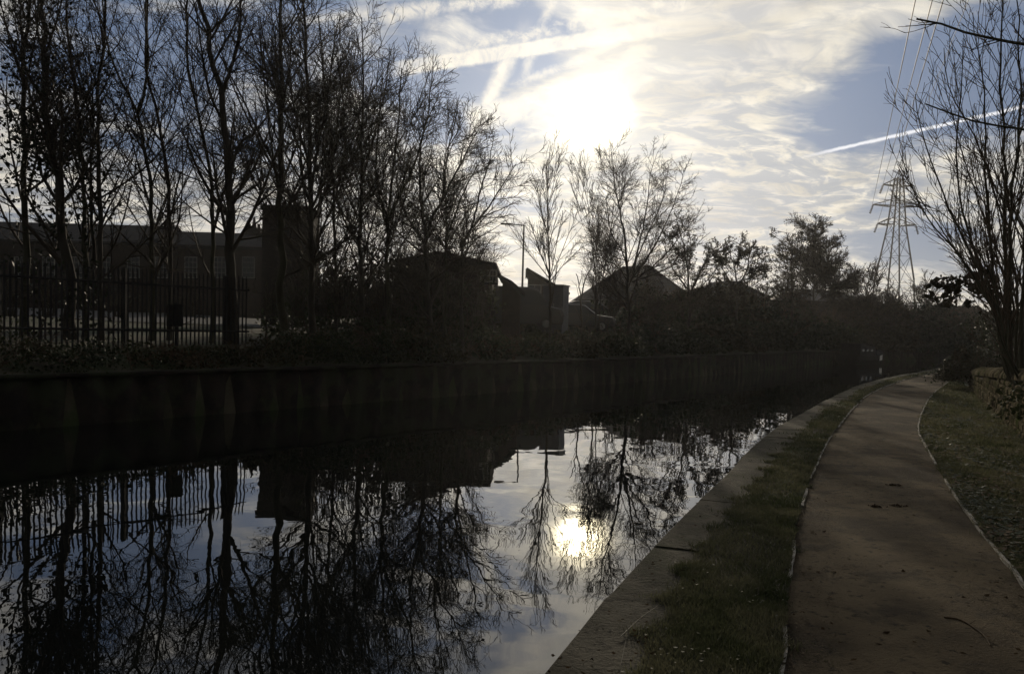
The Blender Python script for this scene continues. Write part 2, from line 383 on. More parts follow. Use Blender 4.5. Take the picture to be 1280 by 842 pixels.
def board(name, C, a, b, h, w, seed, gap, **kw):
    s = np.r_[0, np.cumsum(np.linalg.norm(np.diff(C,axis=0),axis=1))]; nr = normals(C); r = random.Random(seed); t = a
    o = (np.interp(22,s,C[:,0]), np.interp(22,s,C[:,1]), ZP); e = empty(name, o, **kw)
    while t < b:
        L = r.uniform(.25, 1.1); zz = ZP+h+r.uniform(-.014,.008)
        if r.random() > gap:
            q = np.linspace(t, t+L-.004, 4); V = []
            for qq in q:
                j = r.uniform(-.006,.006)
                for off, z in ((j-w, ZP-.08),(j-w, zz),(j+w, zz-.003),(j+w, ZP-.08)):
                    V.append((np.interp(qq,s,C[:,0])+off*np.interp(qq,s,nr[:,0]), np.interp(qq,s,C[:,1])+off*np.interp(qq,s,nr[:,1]), z))
            mb = MB(); mb.add(np.array(V)-o, [(i*4+j,i*4+j+1,(i+1)*4+j+1,(i+1)*4+j) for i in range(3) for j in range(3)]+[(3,2,1,0),(12,13,14,15)]); mb.build('board', 'wood_pale', e)
        t += L
board('path_edging', Lp, 12, 50, .014, .012, 3, .28, label='thin pale broken edging strip between the towpath and the canal side grass', cat='edging')
board('path_edging', Rp, 16, 50, .022, .011, 5, .05, label='thin pale edging strip between the towpath and the leafy verge by the wall', cat='edging')

# sheet piling on the far bank
def piling():
    s = np.r_[0, np.cumsum(np.linalg.norm(np.diff(FAR,axis=0),axis=1))]; q = np.arange(8, 130, .17)
    ph = np.array([0,0,.09,.09])[np.arange(len(q)) % 4]
    c = np.stack([np.interp(q,s,FAR[:,k]) for k in (0,1)],1); nr = np.stack([np.interp(q,s,NF[:,k]) for k in (0,1)],1)
    f = c+nr*(.05-ph)[:,None]; bk = c-nr*.28; k = len(q)
    V = np.vstack([np.c_[f, np.full(k,-.6)], np.c_[f, np.full(k,.90)], np.c_[bk, np.full(k,.90)]]); i = np.arange(k-1)
    e = empty('piling_wall', (*c[60], 0), label='dark steel sheet piling wall with upright ribs along the far water edge', cat='canal wall')
    link_mesh('sheet_panel', V-np.array((*c[60],0)), np.vstack([np.stack([i,i+1,k+i+1,k+i],1), np.stack([k+i,k+i+1,2*k+i+1,2*k+i],1)]), 'rust', e)
    a, b_ = c+nr*.07, c-nr*.22; V = np.vstack([np.c_[a,np.full(k,.90)],np.c_[a,np.full(k,.98)],np.c_[b_,np.full(k,.98)],np.c_[b_,np.full(k,.90)]])
    link_mesh('capping_beam', V-np.array((*c[60],0)), np.vstack([np.stack([j*k+i,j*k+i+1,((j+1)%4)*k+i+1,((j+1)%4)*k+i],1) for j in range(4)]), 'rust', e)
piling()

# tarmac yard and the road behind the fence
def yard():
    n = 30; s = np.linspace(-38, -4, n); V = []; 
    for x in s:
        for y in np.linspace(37, 56, 14):
            p = np.array([[x,y]]); df = -side(FAR, NF, p)[0]; V.append((x, y, float(zfar(df, x, y))+.03 + .02))
    i = (np.arange(n-1)[:,None]*14+np.arange(13)[None]).ravel()
    link_mesh('road', np.array(V), np.stack([i,i+14,i+15,i+1],1), 'tarmac', kind='structure')
yard()

# ------------------------------------------------------------------ trees
class Tubes:
    def __init__(s): s.b = {}
    def add(s, P_, R_, k):                         # P_ (m,n,3), R_ (m,n)
        s.b.setdefault((P_.shape[1], k), []).append((P_, R_))
    def arrays(s):
        VV, FF, base = [], [], 0
        for (n, k), L in s.b.items():
            Pp = np.concatenate([a for a,_ in L]); Rr = np.concatenate([a for _,a in L]); m_ = len(Pp)
            T = np.gradient(Pp, axis=1); T /= np.linalg.norm(T, axis=2, keepdims=True)+1e-9
            mean = Pp[:,-1]-Pp[:,0]; ref = np.where((np.abs(mean[:,2]) > .8*np.linalg.norm(mean,axis=1))[:,None], [[1.,0,0]], [[0,0,1.]])[:,None,:]
            U = np.cross(T, ref); U /= np.linalg.norm(U, axis=2, keepdims=True)+1e-9; Wd = np.cross(T, U)
            an = np.arange(k)*2*math.pi/k
            V = Pp[:,:,None]+Rr[:,:,None,None]*(np.cos(an)[None,None,:,None]*U[:,:,None]+np.sin(an)[None,None,:,None]*Wd[:,:,None])
            VV.append(V.reshape(-1,3)); id_ = np.arange(m_*n*k).reshape(m_,n,k)+base; nx = np.roll(id_, -1, axis=2)
            FF.append(np.stack([id_[:,:-1], nx[:,:-1], nx[:,1:], id_[:,1:]], -1).reshape(-1,4)); base += m_*n*k
        return np.concatenate(VV), np.concatenate(FF)
def resample(p, n):
    p = np.array(p, float); c = curve(p, n) if len(p) > 2 else np.linspace(p[0], p[-1], n); return c
def spawn(rng, Pp, Rr, per_m, t0, t1, ang, ratio, n, up, wander, rr, rmin, lmax=9, lmin=.12, side_bias=None, cap=None, taper=.5):
    L = np.linalg.norm(np.diff(Pp,axis=1),axis=2).sum(1)
    cnt = rng.poisson(np.maximum(L*per_m*(t1-t0), .3)); idx = np.repeat(np.arange(len(Pp)), cnt)
    if cap and len(idx) > cap: idx = np.sort(rng.choice(idx, cap, replace=False))
    if len(idx) == 0: return np.zeros((0,n,3)), np.zeros((0,n))
    t = rng.uniform(t0, t1, len(idx)); x = t*(Pp.shape[1]-1); i = np.minimum(x.astype(int), Pp.shape[1]-2); f = (x-i)[:,None]
    st = Pp[idx,i]*(1-f)+Pp[idx,i+1]*f; r0 = (Rr[idx,i]*(1-f[:,0])+Rr[idx,i+1]*f[:,0])*rr
    T = Pp[idx,i+1]-Pp[idx,i]; T /= np.linalg.norm(T,axis=1,keepdims=True)+1e-9
    rv = rng.normal(size=T.shape); 
    if side_bias is not None: rv += np.array(side_bias)
    rv -= (rv*T).sum(1,keepdims=True)*T; rv /= np.linalg.norm(rv,axis=1,keepdims=True)+1e-9
    a = rng.normal(ang, ang*.22, len(idx))[:,None]; d = T*np.cos(a)+rv*np.sin(a)
    ln = np.clip(L[idx]*ratio*(1-taper*t)*rng.uniform(.55,1.2,len(idx)), lmin, lmax); stp = (ln/(n-1))[:,None]
    out = np.empty((len(idx),n,3)); out[:,0] = st
    for k in range(1, n):
        out[:,k] = out[:,k-1]+d*stp; d = d+rng.normal(size=d.shape)*wander; d[:,2] += up; d /= np.linalg.norm(d,axis=1,keepdims=True)
    r0 = np.maximum(r0, rmin); R = r0[:,None]*np.linspace(1,.35,n)[None]; return out, np.maximum(R, rmin*.6)
STY = {  # levels: (per_m, t0, t1, angle, length ratio, points, up, wander, radius ratio)
 'tall':   [(3.1,.14,1,.68,.40,10,.085,.055,.50),(3.9,.10,1,.66,.58,7,.06,.075,.55),(4.4,.08,1,.70,.62,5,.03,.09,.6),(4.6,.1,1,.72,.7,3,.01,.12,.75)],
 'fan':    [(3.6,.15,.98,.42,.45,10,.03,.04,.50),(4.2,.2,1,.40,.55,7,.03,.07,.55),(5.0,.12,1,.45,.6,5,.02,.1,.65),(5.0,.1,1,.5,.65,3,.0,.12,.75)],
 'spread': [(4.4,.16,1,.80,.60,10,.045,.075,.5),(4.8,.10,1,.70,.62,8,.04,.10,.55),(5.4,.08,1,.70,.64,5,.02,.11,.65),(5.6,.1,1,.70,.7,3,.0,.14,.75)],
 'hedge':  [(4.5,.10,1,.70,.55,7,.08,.2,.55),(5.5,.1,1,.8,.6,5,.05,.25,.6),(6.5,.1,1,.8,.65,3,.03,.3,.7)],
 'umbrella':[(5.5,.30,1,1.05,.46,8,.03,.12,.5),(8,.15,1,.8,.55,6,.05,.22,.6),(9,.1,1,.8,.6,4,.08,.25,.7)],
 'suckers':[(2.9,.24,.97,.45,.34,9,.06,.05,.45),(3.0,.2,1,.50,.5,5,.03,.08,.5),(3.6,.15,1,.55,.5,3,.02,.1,.65)],
}
LEAFQ = np.array([(-.5,0,0),(0,-.32,.05),(.5,0,0),(0,.32,.05)])
def leaves(rng, pts, size, m, name, parent, org, flat=0., **kw):
    n = len(pts); a = rng.normal(size=(n,3)); a /= np.linalg.norm(a,axis=1,keepdims=True)
    b_ = rng.normal(size=(n,3)); b_ -= (a*b_).sum(1,keepdims=True)*a; b_ /= np.linalg.norm(b_,axis=1,keepdims=True); c = np.cross(a,b_)
    s = size*rng.uniform(.5,1.3,n)[:,None,None]
    V = pts[:,None]+s*(LEAFQ[None,:,0:1]*a[:,None]+LEAFQ[None,:,1:2]*b_[:,None]+LEAFQ[None,:,2:3]*c[:,None])
    i = np.arange(n)*4; return link_mesh(name, V.reshape(-1,3)-org, np.stack([i,i+1,i+2,i+3],1), m, parent, **kw)
CHK = []
def tree(name, stems, style, seed, label, cat='tree', group=None, bark='bark', twig='twig', rmin=.0058, dens=1., cap=17000, leaf=None, ivy=None, limb=1., root_z=None, up=1., lmax=9):
    """stems: list of (list of 3-D points, base radius, tip radius)"""
    rng = np.random.default_rng(seed); org = np.array(stems[0][0][0], float); CHK.append((label, -side(FAR,NF,org[None,:2])[0]))
    e = empty(name, org, label=label, cat=cat, group=group); tk = Tubes(); cr = Tubes(); cur = []
    for pts, r0, r1 in stems:
        n = 22; c = resample(pts, n); ln = np.linalg.norm(np.diff(c,axis=0),axis=1).sum()
        c[1:-1] += rng.normal(size=(n-2,3))*min(.035, r0*.25)
        R = r0+(r1-r0)*np.linspace(0,1,n)**.85; R[0] *= 1.35; R[1] *= 1.1; tk.add(c[None]-org, R[None], 10); cur.append((c,R))
    Pp = np.stack([a for a,_ in cur]); Rr = np.stack([a for _,a in cur]); lv = STY[style]; tips = []
    for k, (pm,t0,t1,an,ra,n,u_,wn,rr) in enumerate(lv):
        Pp, Rr = spawn(rng, Pp, Rr, pm*dens, t0, t1, an, ra*(limb if k == 0 else 1), n, u_*up, wn, rr, rmin*(1.0 if k > 1 else 1.5), lmax=lmax, cap=cap if k == len(lv)-1 else None, taper=.62 if k == 0 else .5)
        if len(Pp): cr.add(Pp-org, Rr, 5 if k == 0 else (4 if k == 1 else 3))
        if k >= len(lv)-2: tips.append(Pp)
    V, Fc = tk.arrays(); link_mesh('trunk', V, Fc, bark, e, smooth=True)
    V, Fc = cr.arrays(); link_mesh('crown', V, Fc, twig, e)
    if leaf:                                       # a few leaves still hanging, in clumps
        n_, sz, mt_ = leaf; tp = np.concatenate([t.reshape(-1,3) for t in tips]); w = np.clip(wob(tp[:,0],tp[:,2],2.2,seed)*.35+wob(tp[:,1],tp[:,2],3.7,seed+1)*.3+1.0,.2,3)
        q = tp[rng.choice(len(tp), n_, p=w/w.sum())]+rng.normal(size=(n_,3))*.06
        leaves(rng, q, sz, mt_, 'foliage', e, org)
    if ivy:
        n_, spread, sz, zmax = ivy; P0 = np.concatenate([c for c,_ in cur]); t = rng.integers(0, len(P0), n_)
        q = P0[t]+rng.normal(size=(n_,3))*spread*np.array((1,1,.8)); c = wob(q[:,0],q[:,2],1.9,seed+4)+wob(q[:,1],q[:,2],3.1,seed+5)
        q = q[(c > -.25)&(q[:,2] < zmax)&(q[:,2] > org[2])]; leaves(rng, q, sz, 'ivy', 'ivy', e, org)
    return e
def S(px, d, r0, r1, dd=0., foot=True):
    r0 *= .62; r1 *= .6            # a stem: places in the photo at depth d, leaning by dd towards its top
    n = len(px); pts = [P(x, y, d+dd*i/max(1,n-1)) for i,(x,y) in enumerate(px)]
    if foot:                                       # carry it down to the soil
        b_ = pts[0].copy(); df = -side(FAR, NF, b_[None,:2])[0]; zg = float(zfar(max(df,.3), b_[0], b_[1])) if df > 0 else ZP
        b_[2] = zg-.06; b_[0] = pts[0][0]*.97+pts[1][0]*.03 if False else pts[0][0]
        pts = [b_]+pts
    return (pts, r0, r1)
GT = 'bare trees along the far bank'
def up_ext(px, dx=0, y=-170): return px+[(px[-1][0]+dx, y)]
far_trees = [
 ([([(31,330),(31,240),(30,160),(30,80),(36,0),(38,-130)],22,.17,.04)], 'tall', 'ivy clad bare tree standing furthest to the far bank\'s left', dict(ivy=(1500,.38,.13,12), leaf=(600,.10,'ivy'))),
 ([([(88,380),(75,240),(63,177),(57,114),(54,50),(55,0),(60,-120)],21.5,.23,.05),([(78,262),(52,215),(40,150),(34,90)],21.5,.08,.02)], 'tall', 'thick ivy clad bare tree leaning slightly left near the long brick building\'s left end', dict(ivy=(2200,.40,.13,12), leaf=(600,.10,'ivy'))),
 ([([(106,380),(104,240),(97,142),(91,85),(85,35),(83,-100)],22.5,.12,.03)], 'tall', 'slender dark tree right beside the thick leaning ivy clad one', dict(ivy=(800,.25,.12,9), leaf=(500,.11,'ivy'))),
 ([([(126,380),(124,240),(122,114),(130,57),(131,0),(136,-120)],22,.13,.03),([(118,330),(113,240),(117,150),(110,60)],22.2,.08,.02)], 'tall', 'twin stemmed dark tree with ivy tufts to its top', dict(ivy=(900,.25,.12,9))),
 ([([(190,380),(188,240),(182,200),(171,140),(148,94),(134,57),(128,0)],23,.13,.03),([(172,142),(181,110),(184,60),(182,0),(186,-110)],23,.07,.02)], 'tall', 'bare tree whose trunk forks into a wide high V', {}),
 ([([(212,380),(212,240),(204,185),(194,128),(182,94),(184,40),(188,-90)],23.5,.11,.03),([(216,262),(222,230),(232,200),(236,160)],23.5,.05,.015)], 'tall', 'thin bare tree with a kinked trunk just right of the forked tree', {}),
 ([([(266,330),(265,240),(254,171),(242,114),(234,77),(234,28),(238,-90)],23,.11,.03)], 'tall', 'thin bare tree leaning left towards its top beside the large straight tree', {}),
 ([([(290,395),(287,280),(284,200),(275,115),(262,70),(257,25),(247,0),(240,-90)],22.5,.24,.06),([(258,45),(272,30),(288,15),(312,-10)],22.5,.06,.02),([(289,215),(300,180),(318,165),(340,135),(352,100)],22.5,.07,.02),([(276,118),(290,80),(300,30),(300,-60)],22.5,.09,.02)], 'tall', 'large straight bare tree with the thickest clean trunk', dict(cap=18000)),
 ([([(352,380),(350,256),(351,133),(350,0),(346,-120)],24,.20,.04),([(350,250),(338,170),(330,100),(322,20)],24,.07,.02)], 'tall', 'tall bare tree rising in front of the square brick tower', dict(cap=18000)),
 ([([(390,380),(388,256),(385,100),(378,0),(372,-110)],24.5,.17,.03),([(388,240),(400,170),(412,110),(418,50),(425,20)],24.5,.08,.02)], 'tall', 'tall bare tree just right of the square brick tower', dict(cap=18000)),
 ([([(420,380),(418,280),(414,180),(404,90),(398,20)],26,.10,.03),([(416,260),(430,190),(428,110),(432,60)],26,.06,.02)], 'tall', 'slim bare tree in the thicket behind the tallest trees', dict(cap=17000)),
 ([([(452,380),(451,280),(453,133),(454,60),(452,22)],25,.15,.02),([(452,230),(470,160),(482,110),(487,60)],25,.06,.015)], 'tall', 'bare tree with a straight pole trunk and pointed top', dict(cap=17000)),
 ([([(486,385),(484,300),(490,220),(498,150),(502,85)],25.5,.14,.02),([(485,290),(470,220),(474,150),(478,90)],25.5,.07,.02),([(488,270),(520,200),(535,140),(540,100)],25,.08,.02)], 'spread', 'dense spreading bare tree right of the pointed topped tree', dict(cap=18000, limb=.72)),
 ([([(536,380),(534,340),(533,291),(553,250),(575,205),(596,165)],25.6,.17,.02),([(533,300),(525,240),(528,170),(548,120)],25.6,.09,.02),([(534,310),(500,250),(498,190)],25.8,.08,.02),([(553,250),(560,190),(572,140)],25.6,.06,.02)], 'spread', 'broad bare tree leaning right over the dark pitched roof', dict(cap=18000, limb=.70)),
 ([([(557,380),(557,322),(558,270),(556,200),(580,150)],26,.09,.02),([(557,300),(580,240),(606,190)],26,.06,.015)], 'spread', 'thin bare tree half hidden behind the broad right leaning tree', dict(limb=.65)),
 ([([(578,380),(578,320),(581,297),(602,271),(625,238),(645,205)],26.8,.13,.02),([(580,300),(560,280),(545,262)],26.8,.05,.015),([(590,285),(600,240),(612,200),(618,165)],26.8,.06,.015),([(600,272),(625,262),(650,250)],26.8,.04,.012)], 'spread', 'low bare tree with a dome crown nearest the open sky gap', dict(cap=18000, limb=.75)),
]
for i, (st, sty, lab, kw) in enumerate(far_trees):
    stems = [S(px, d, r0, r1, foot=(j == 0)) for j, (px, d, r0, r1) in enumerate(st)]
    tree('bare_tree', stems, sty, 100+i, lab, group=GT, bark='bark' if i % 2 else 'bark_green', **{'dens': .88 if i < 9 else 1.15, **kw})
# the slim fan tree and the trees under the sun
tree('bare_tree', [S([(688,395),(687,355),(685,290),(685,230),(688,182)],31,.10,.012), S([(687,345),(670,300),(660,270)],31,.03,.01,0,False), S([(687,352),(715,320),(742,300)],31,.03,.01,0,False)], 'fan', 131,
     'slim young tree with a straight stem and fan of thin twigs', group=GT, limb=.9, rmin=.006)
tree('bare_tree', [S([(786,395),(784,335),(779,285),(770,240),(764,190)],36.0,.15,.02), S([(786,340),(776,310),(764,290),(757,245)],36.0,.06,.015,0,False), S([(786,345),(806,300),(828,250),(836,205)],36.4,.07,.012,0,False), S([(790,352),(835,335),(868,308),(888,290)],35.8,.06,.012,0,False), S([(790,345),(800,300),(808,262),(814,215),(822,190)],36.0,.08,.012,0,False),
     S([(788,350),(812,318),(832,280),(848,240),(856,210)],35.6,.08,.012,0,False), S([(792,352),(830,320),(858,285),(880,262)],35.8,.07,.012,0,False), S([(784,345),(768,330),(752,320),(748,270),(742,240)],36.2,.05,.012,0,False)], 'spread', 132,
     'many stemmed bare tree spreading right, standing directly under the sun', group=GT, limb=.64, cap=17000, dens=1.2, rmin=.0055)
tree('bare_tree', [S([(745,390),(744,340),(738,290),(735,255),(728,215)],36,.06,.012), S([(750,385),(756,330),(764,280),(768,250)],36,.05,.012,0,True)], 'fan', 133, 'small double stemmed tree left of the many stemmed one', group=GT, rmin=.006)
tree('dead_tree', [S([(727,398),(726,372),(723,352),(720,342)],37,.09,.03), S([(727,370),(731,350),(740,332),(741,322)],37,.06,.02,0,False), S([(724,356),(727,346),(727,338)],37,.03,.015,0,False)], 'fan', 134, 'stubby dead Y shaped tree with broken upper limbs', group=GT, dens=.25)
tree('leafy_tree', [S([(862,395),(860,350),(855,310),(850,285)],43,.16,.03), S([(862,370),(880,330),(900,310),(912,300)],43,.10,.02,0,False), S([(858,360),(838,330),(828,300)],43,.08,.02,0,False)], 'spread', 135, 'low dark tree still in leaf, leftmost of the three crowns right of the sun', group='trees holding their leaves', leaf=(5000,.085,'leaf_olive'), rmin=.013, cap=12000, limb=.7)
tree('leafy_tree', [S([(920,395),(921,352),(915,325),(908,305)],49,.15,.03), S([(921,360),(934,335),(938,300)],49,.10,.02,0,False), S([(920,365),(900,330),(890,318)],49,.08,.02,0,False), S([(921,370),(950,350),(962,335)],49,.06,.02,0,False)], 'umbrella', 136, 'round topped leafy tree above the middle low roof', group='trees holding their leaves', leaf=(5200,.10,'leaf_olive'), rmin=.014, cap=13000, limb=1.2)
tree('leafy_tree', [S([(991,395),(990,362),(989,315),(983,290)],57.5,.16,.03), S([(990,330),(1000,300),(1003,290)],57.5,.06,.02,0,False), S([(990,345),(968,330),(955,308)],57.5,.05,.02,0,False), S([(988,312),(972,298),(962,296)],57.5,.06,.02,0,False)], 'umbrella', 137, 'flat topped leafy tree with a clear open trunk', group='trees holding their leaves', leaf=(4600,.10,'leaf_olive'), rmin=.014, limb=.75)
tree('leafy_tree', [S([(1018,395),(1017,362),(1018,310),(1019,282)],61.5,.16,.03), S([(1017,360),(1032,340),(1038,300)],61.5,.08,.02,0,False), S([(1018,350),(1010,320),(1008,300)],61.5,.06,.02,0,False)], 'umbrella', 138, 'cone shaped leafy tree nearest to the pylon', group='trees holding their leaves', leaf=(5200,.10,'leaf_olive'), rmin=.014, limb=1.1, dens=1.3)
for i, (x, y, d, w, lab) in enumerate([(1085,335,72,18,'spiky bare sapling clump just left of the pylon legs'),(1060,352,70,14,'low twiggy sapling between the cone shaped tree and the pylon'),(1112,358,76,14,'low scrub tree growing before the pylon feet'),(1158,352,84,16,'bare scrub tree to the right of the pylon')]):
    tree('bare_sapling', [S([(x+k*w*.3,400),(x+k*w*.5,372),(x+k*w*.9,y+abs(k)*7)],d,.07,.02) for k in (-1,0,1)], 'hedge', 150+i, lab, group='bare saplings at the canal bend', rmin=.018, cap=4500, dens=.8)

# bare understorey shrubs between the trunks
TH = [(400,27,292,'right beside the square brick tower\'s foot'),(428,26,306,'between the tower and the pointed topped tree'),(455,27.5,300,'around the pointed topped tree\'s foot'),(482,26,312,'just right of the pointed topped tree'),(508,28,305,'left of the broad right leaning tree'),
 (530,26,325,'at the broad right leaning tree\'s foot'),(560,27,338,'between the broad leaning and the dome crowned tree'),(596,28,350,'right of the dome crowned tree'),(372,27,318,'in front of the square brick tower'),(340,25,345,'left of the square brick tower'),(150,24,345,'between the twin stemmed and the forked tree'),
 (235,24,358,'left of the large straight tree'),(60,21,345,'left of the thick leaning ivy clad tree'),(8,19,340,'at the photo\'s left edge'),(815,41,352,'right of the tree under the sun'),(765,39,362,'left of the tree under the sun')]
for i, (x, d, y, lab) in enumerate(TH):
    rg = random.Random(i); ss = []
    for k in range(7):
        o = (k-3)*7*22/d; ss.append(S([(x+o*.4,395),(x+o*.7,(395+y)/2+rg.uniform(-6,6)),(x+o*1.35+rg.uniform(-5,5),y+abs(k-3)*7+rg.uniform(-6,8))],d+rg.uniform(-.6,.6),.045,.012,0,k == 0))
    tree('understorey_shrub', ss, 'hedge', 700+i, 'bare twiggy shrub '+lab, 'shrub', 'bare shrubs between the trunks', rmin=.009, cap=6000, limb=.8)

# the multi stemmed tree behind the wall
R_ = 15.
st = [([(1262,470),(1240,370),(1217,310),(1203,260),(1196,200),(1202,100),(1204,48)],R_,.05,.008),([(1260,470),(1246,380),(1233,240),(1230,120),(1219,50),(1216,16)],R_+.4,.06,.008),
 ([(1264,470),(1256,300),(1257,200),(1250,80),(1257,-30)],R_+.2,.07,.012),([(1268,470),(1263,300),(1275,120),(1271,0)],R_-.2,.07,.012),([(1262,450),(1250,400),(1220,330),(1182,250),(1152,165),(1144,118)],R_-.5,.05,.008),
 ([(1260,450),(1245,390),(1200,320),(1152,262),(1124,188)],R_-.3,.045,.007),([(1258,440),(1238,380),(1190,305),(1150,248),(1128,222)],R_-.8,.04,.007),([(1278,470),(1282,300),(1290,120),(1296,0)],R_,.07,.012),
 ([(1272,460),(1270,350),(1240,230),(1212,160),(1186,110),(1180,60)],R_+.6,.05,.008),([(1266,460),(1240,350),(1205,290),(1170,262),(1140,250)],R_-1,.035,.006),([(1290,470),(1305,300),(1320,150),(1330,20)],R_+.3,.07,.012),
 ([(1274,455),(1262,350),(1236,290),(1200,180),(1176,90)],R_+.9,.045,.007)]
def SW(px, d, r0, r1):
    r0 *= .72; r1 *= .8
    pts = [P(x,y,d) for x,y in px]; return (pts, r0, r1)
b0 = P(1262,470,R_); foot = np.array([*(b0[:2]+np.array((.93,-.38))*1.0), .75])
stems = [SW(*s_) for s_ in st]
for pts, *_ in stems: pts.insert(0, foot + (np.array(pts[0])-foot)*np.array((.35,.35,0)))
tree('coppiced_tree', stems, 'suckers', 171, 'tall bare shrubby tree of many thin upright stems behind the stone wall', rmin=.0042, bark='bark_green', twig='twig_brown', cap=14000, limb=1.0, dens=1.3)
# the tree beyond the frame whose branch hangs into view
T = [[(10.2,9.6,.8),(10.0,9.5,4.0),(9.7,9.4,7.5),(9.9,9.3,11)]]
br = [P(1420,88,9.3),P(1330,66,9.2),P(1280,54,9.0),(P(1215,44,8.8)),P(1175,32,8.7),P(1146,24,8.6)]
br2 = [P(1480,200,9.4),P(1330,170,9.2),P(1255,158,9.1),P(1212,150,9.0),P(1182,140,9),P(1157,130,9)]
tree('bare_tree', [(T[0],.17,.05),([T[0][1]]+br,.045,.009),([T[0][1]]+br2,.04,.007)], 'fan', 181, 'bare tree outside the frame reaching thin branches over the path', dens=1.3, rmin=.0032, limb=.30, lmax=.36, bark='bark_green', twig='twig_brown')
# ------------------------------------------------------------------ buildings
def XZ(px, py, d): q = P(px, py, d); return q[0], q[2]
def window(e, x, z, w, h, y, cols=3, rows=4, frame='paint_old', name='window'):
    f = MB().box(x-w/2, y-.012, z, x+w/2, y+.02, z+h).build(name, 'glass', e); t = .035; g = MB()
    for k in range(cols+1):
        q = x-w/2+w*k/cols; tt = t if k in (0,cols) else t*.5; g.box(q-tt, y-.05, z-t, q+tt, y-.014, z+h+t)
    for k in range(rows+1):
        q = z+h*k/rows; tt = t if k in (0,rows) else t*.5; g.box(x-w/2+t, y-.046, q-tt, x+w/2-t, y-.016, q+tt)
    g.build('frame', frame, f); MB().box(x-w/2-.08, y-.14, z-.13, x+w/2+.08, y-.002, z-.05).build('sill', 'slate', f)
def brick_building():
    d = 60; x0, x1 = XZ(-60,310,d)[0], XZ(330,310,d)[0]; zr = XZ(180,282,63)[1]; ze = XZ(180,304,d)[1]; zg = 2.2; ox = (x0+x1)/2
    e = empty('brick_building', (ox, d, zg), label='long low brick building with a row of small paned windows behind the left trees', cat='building')
    a, b = x0-ox, x1-ox; H = ze-zg; R = zr-zg
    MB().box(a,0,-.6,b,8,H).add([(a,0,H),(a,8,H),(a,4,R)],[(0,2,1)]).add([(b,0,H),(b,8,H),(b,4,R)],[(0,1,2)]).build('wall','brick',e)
    xs = XZ(216,310,63)[0]-ox; r = MB(); R2 = R-.38
    for xa, xb, RR, HH in ((a-.3, xs, R, H), (xs+.003, b+.3, R2, H-.2)):
        for y0, y1 in ((-.4,4),(8.4,4)):
            z0 = HH-.12; v = [(xa,y0,z0),(xb,y0,z0),(xb,y1,RR),(xa,y1,RR),(xa,y0,z0+.12),(xb,y0,z0+.12),(xb,y1,RR+.12),(xa,y1,RR+.12)]
            r.add(v, [(0,1,2,3),(4,7,6,5),(0,4,5,1),(1,5,6,2),(2,6,7,3),(3,7,4,0)])
    rf = r.build('roof','slate',e)
    for px, w, h in ((204,.5,.75),(312,1.1,.5)):
        cx = XZ(px,310,63)[0]-ox; c = MB().box(cx-w/2,3.6,R2-.4,cx+w/2,4.4,R2+h)
        c.build('chimney','brick_dark',rf)
    cx = XZ(312,310,63)[0]-ox; MB().bar((cx,4,R2+.5),(cx,4,R2+1.35),.22,.04,8).bar((cx-.35,4,R2+.5),(cx-.35,4,R2+.85),.13,.1,8).bar((cx+.35,4,R2+.5),(cx+.35,4,R2+.85),.13,.1,8).build('chimney_pot','brick',rf)
    MB().bar((a,-.46,H-.13),(b,-.46,H-.13),.07).build('gutter','steel_dark',e)
    for px in (26,61,96,131,167,202,239,275,311):
        x = XZ(px,310,d)[0]-ox; window(e, x, XZ(px,347,d)[1]-zg, .85, 1.45, 0)
    for px in (44,114,222):
        x = XZ(px,310,d)[0]-ox; MB().bar((x,-.1,H-.2),(x,-.1,0),.05).build('drainpipe','steel_dark',e)
    MB().box(XZ(148,310,d)[0]-ox-.5,-.04,0,XZ(148,310,d)[0]-ox+.5,-.003,2.05).build('door','steel_dark',e)
brick_building()
def tower():
    d = 42.6; x0, z1 = XZ(328,256,d); x1, _ = XZ(386,256,d); w = x1-x0; e = empty('brick_tower', ((x0+x1)/2, d, 2.2), label='square flat topped brick tower rising above the long building\'s right end', cat='tower')
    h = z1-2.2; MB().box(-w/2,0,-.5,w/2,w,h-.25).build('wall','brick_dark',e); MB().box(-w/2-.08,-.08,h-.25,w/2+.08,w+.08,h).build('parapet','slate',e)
    MB().box(-.4,-.06,h-1.6,.4,-.003,h-.8).build('louvre','steel_dark',e)
tower()
def pitched(name, outline, d, depth, label, cat='house', wins=(), zg=2.1, roofm='slate', wallm='brick', door=None, grp=None):
    """outline: eave-left, ridge..., eave-right in photo places at depth d; gable end faces the canal"""
    pts = [XZ(x,y,d) for x,y in outline]; ox = sum(p[0] for p in pts)/len(pts); loc = (ox, d, zg); e = empty(name, loc, label=label, cat=cat, group=grp)
    q = [(x-ox, z-zg) for x,z in pts]; body = [(q[0][0]+.2,-.5)]+[(q[0][0]+.2,q[0][1]-.05)]+[(x,z-.1) for x,z in q[1:-1]]+[(q[-1][0]-.2,q[-1][1]-.05),(q[-1][0]-.2,-.5)]
    MB().prism(body, 0, depth).build('wall', wallm, e); r = MB()
    for (xa,za),(xb,zb) in zip(q[:-1], q[1:]): r.prism([(xa,za),(xb,zb),(xb,zb+.13),(xa,za+.13)], -.35, depth+.35)
    rf = r.build('roof', roofm, e)
    for px, py, w, h in wins: x, z = XZ(px,py,d); window(e, x-ox, z-zg, w, h, 0, 2, 2)
    return e, rf, ox
pitched('brick_shed', [(488,330),(548,318),(621,333)], 37, 9, 'dark shallow roofed shed right of the dense thicket', 'shed', [(606,352,.35,.5),(616,352,.3,.5)])
pitched('lean_to', [(623,346),(640,355),(656,369)], 39, 5, 'low sloping lean-to roof between the dark shed and the street lamp', 'lean-to', [])
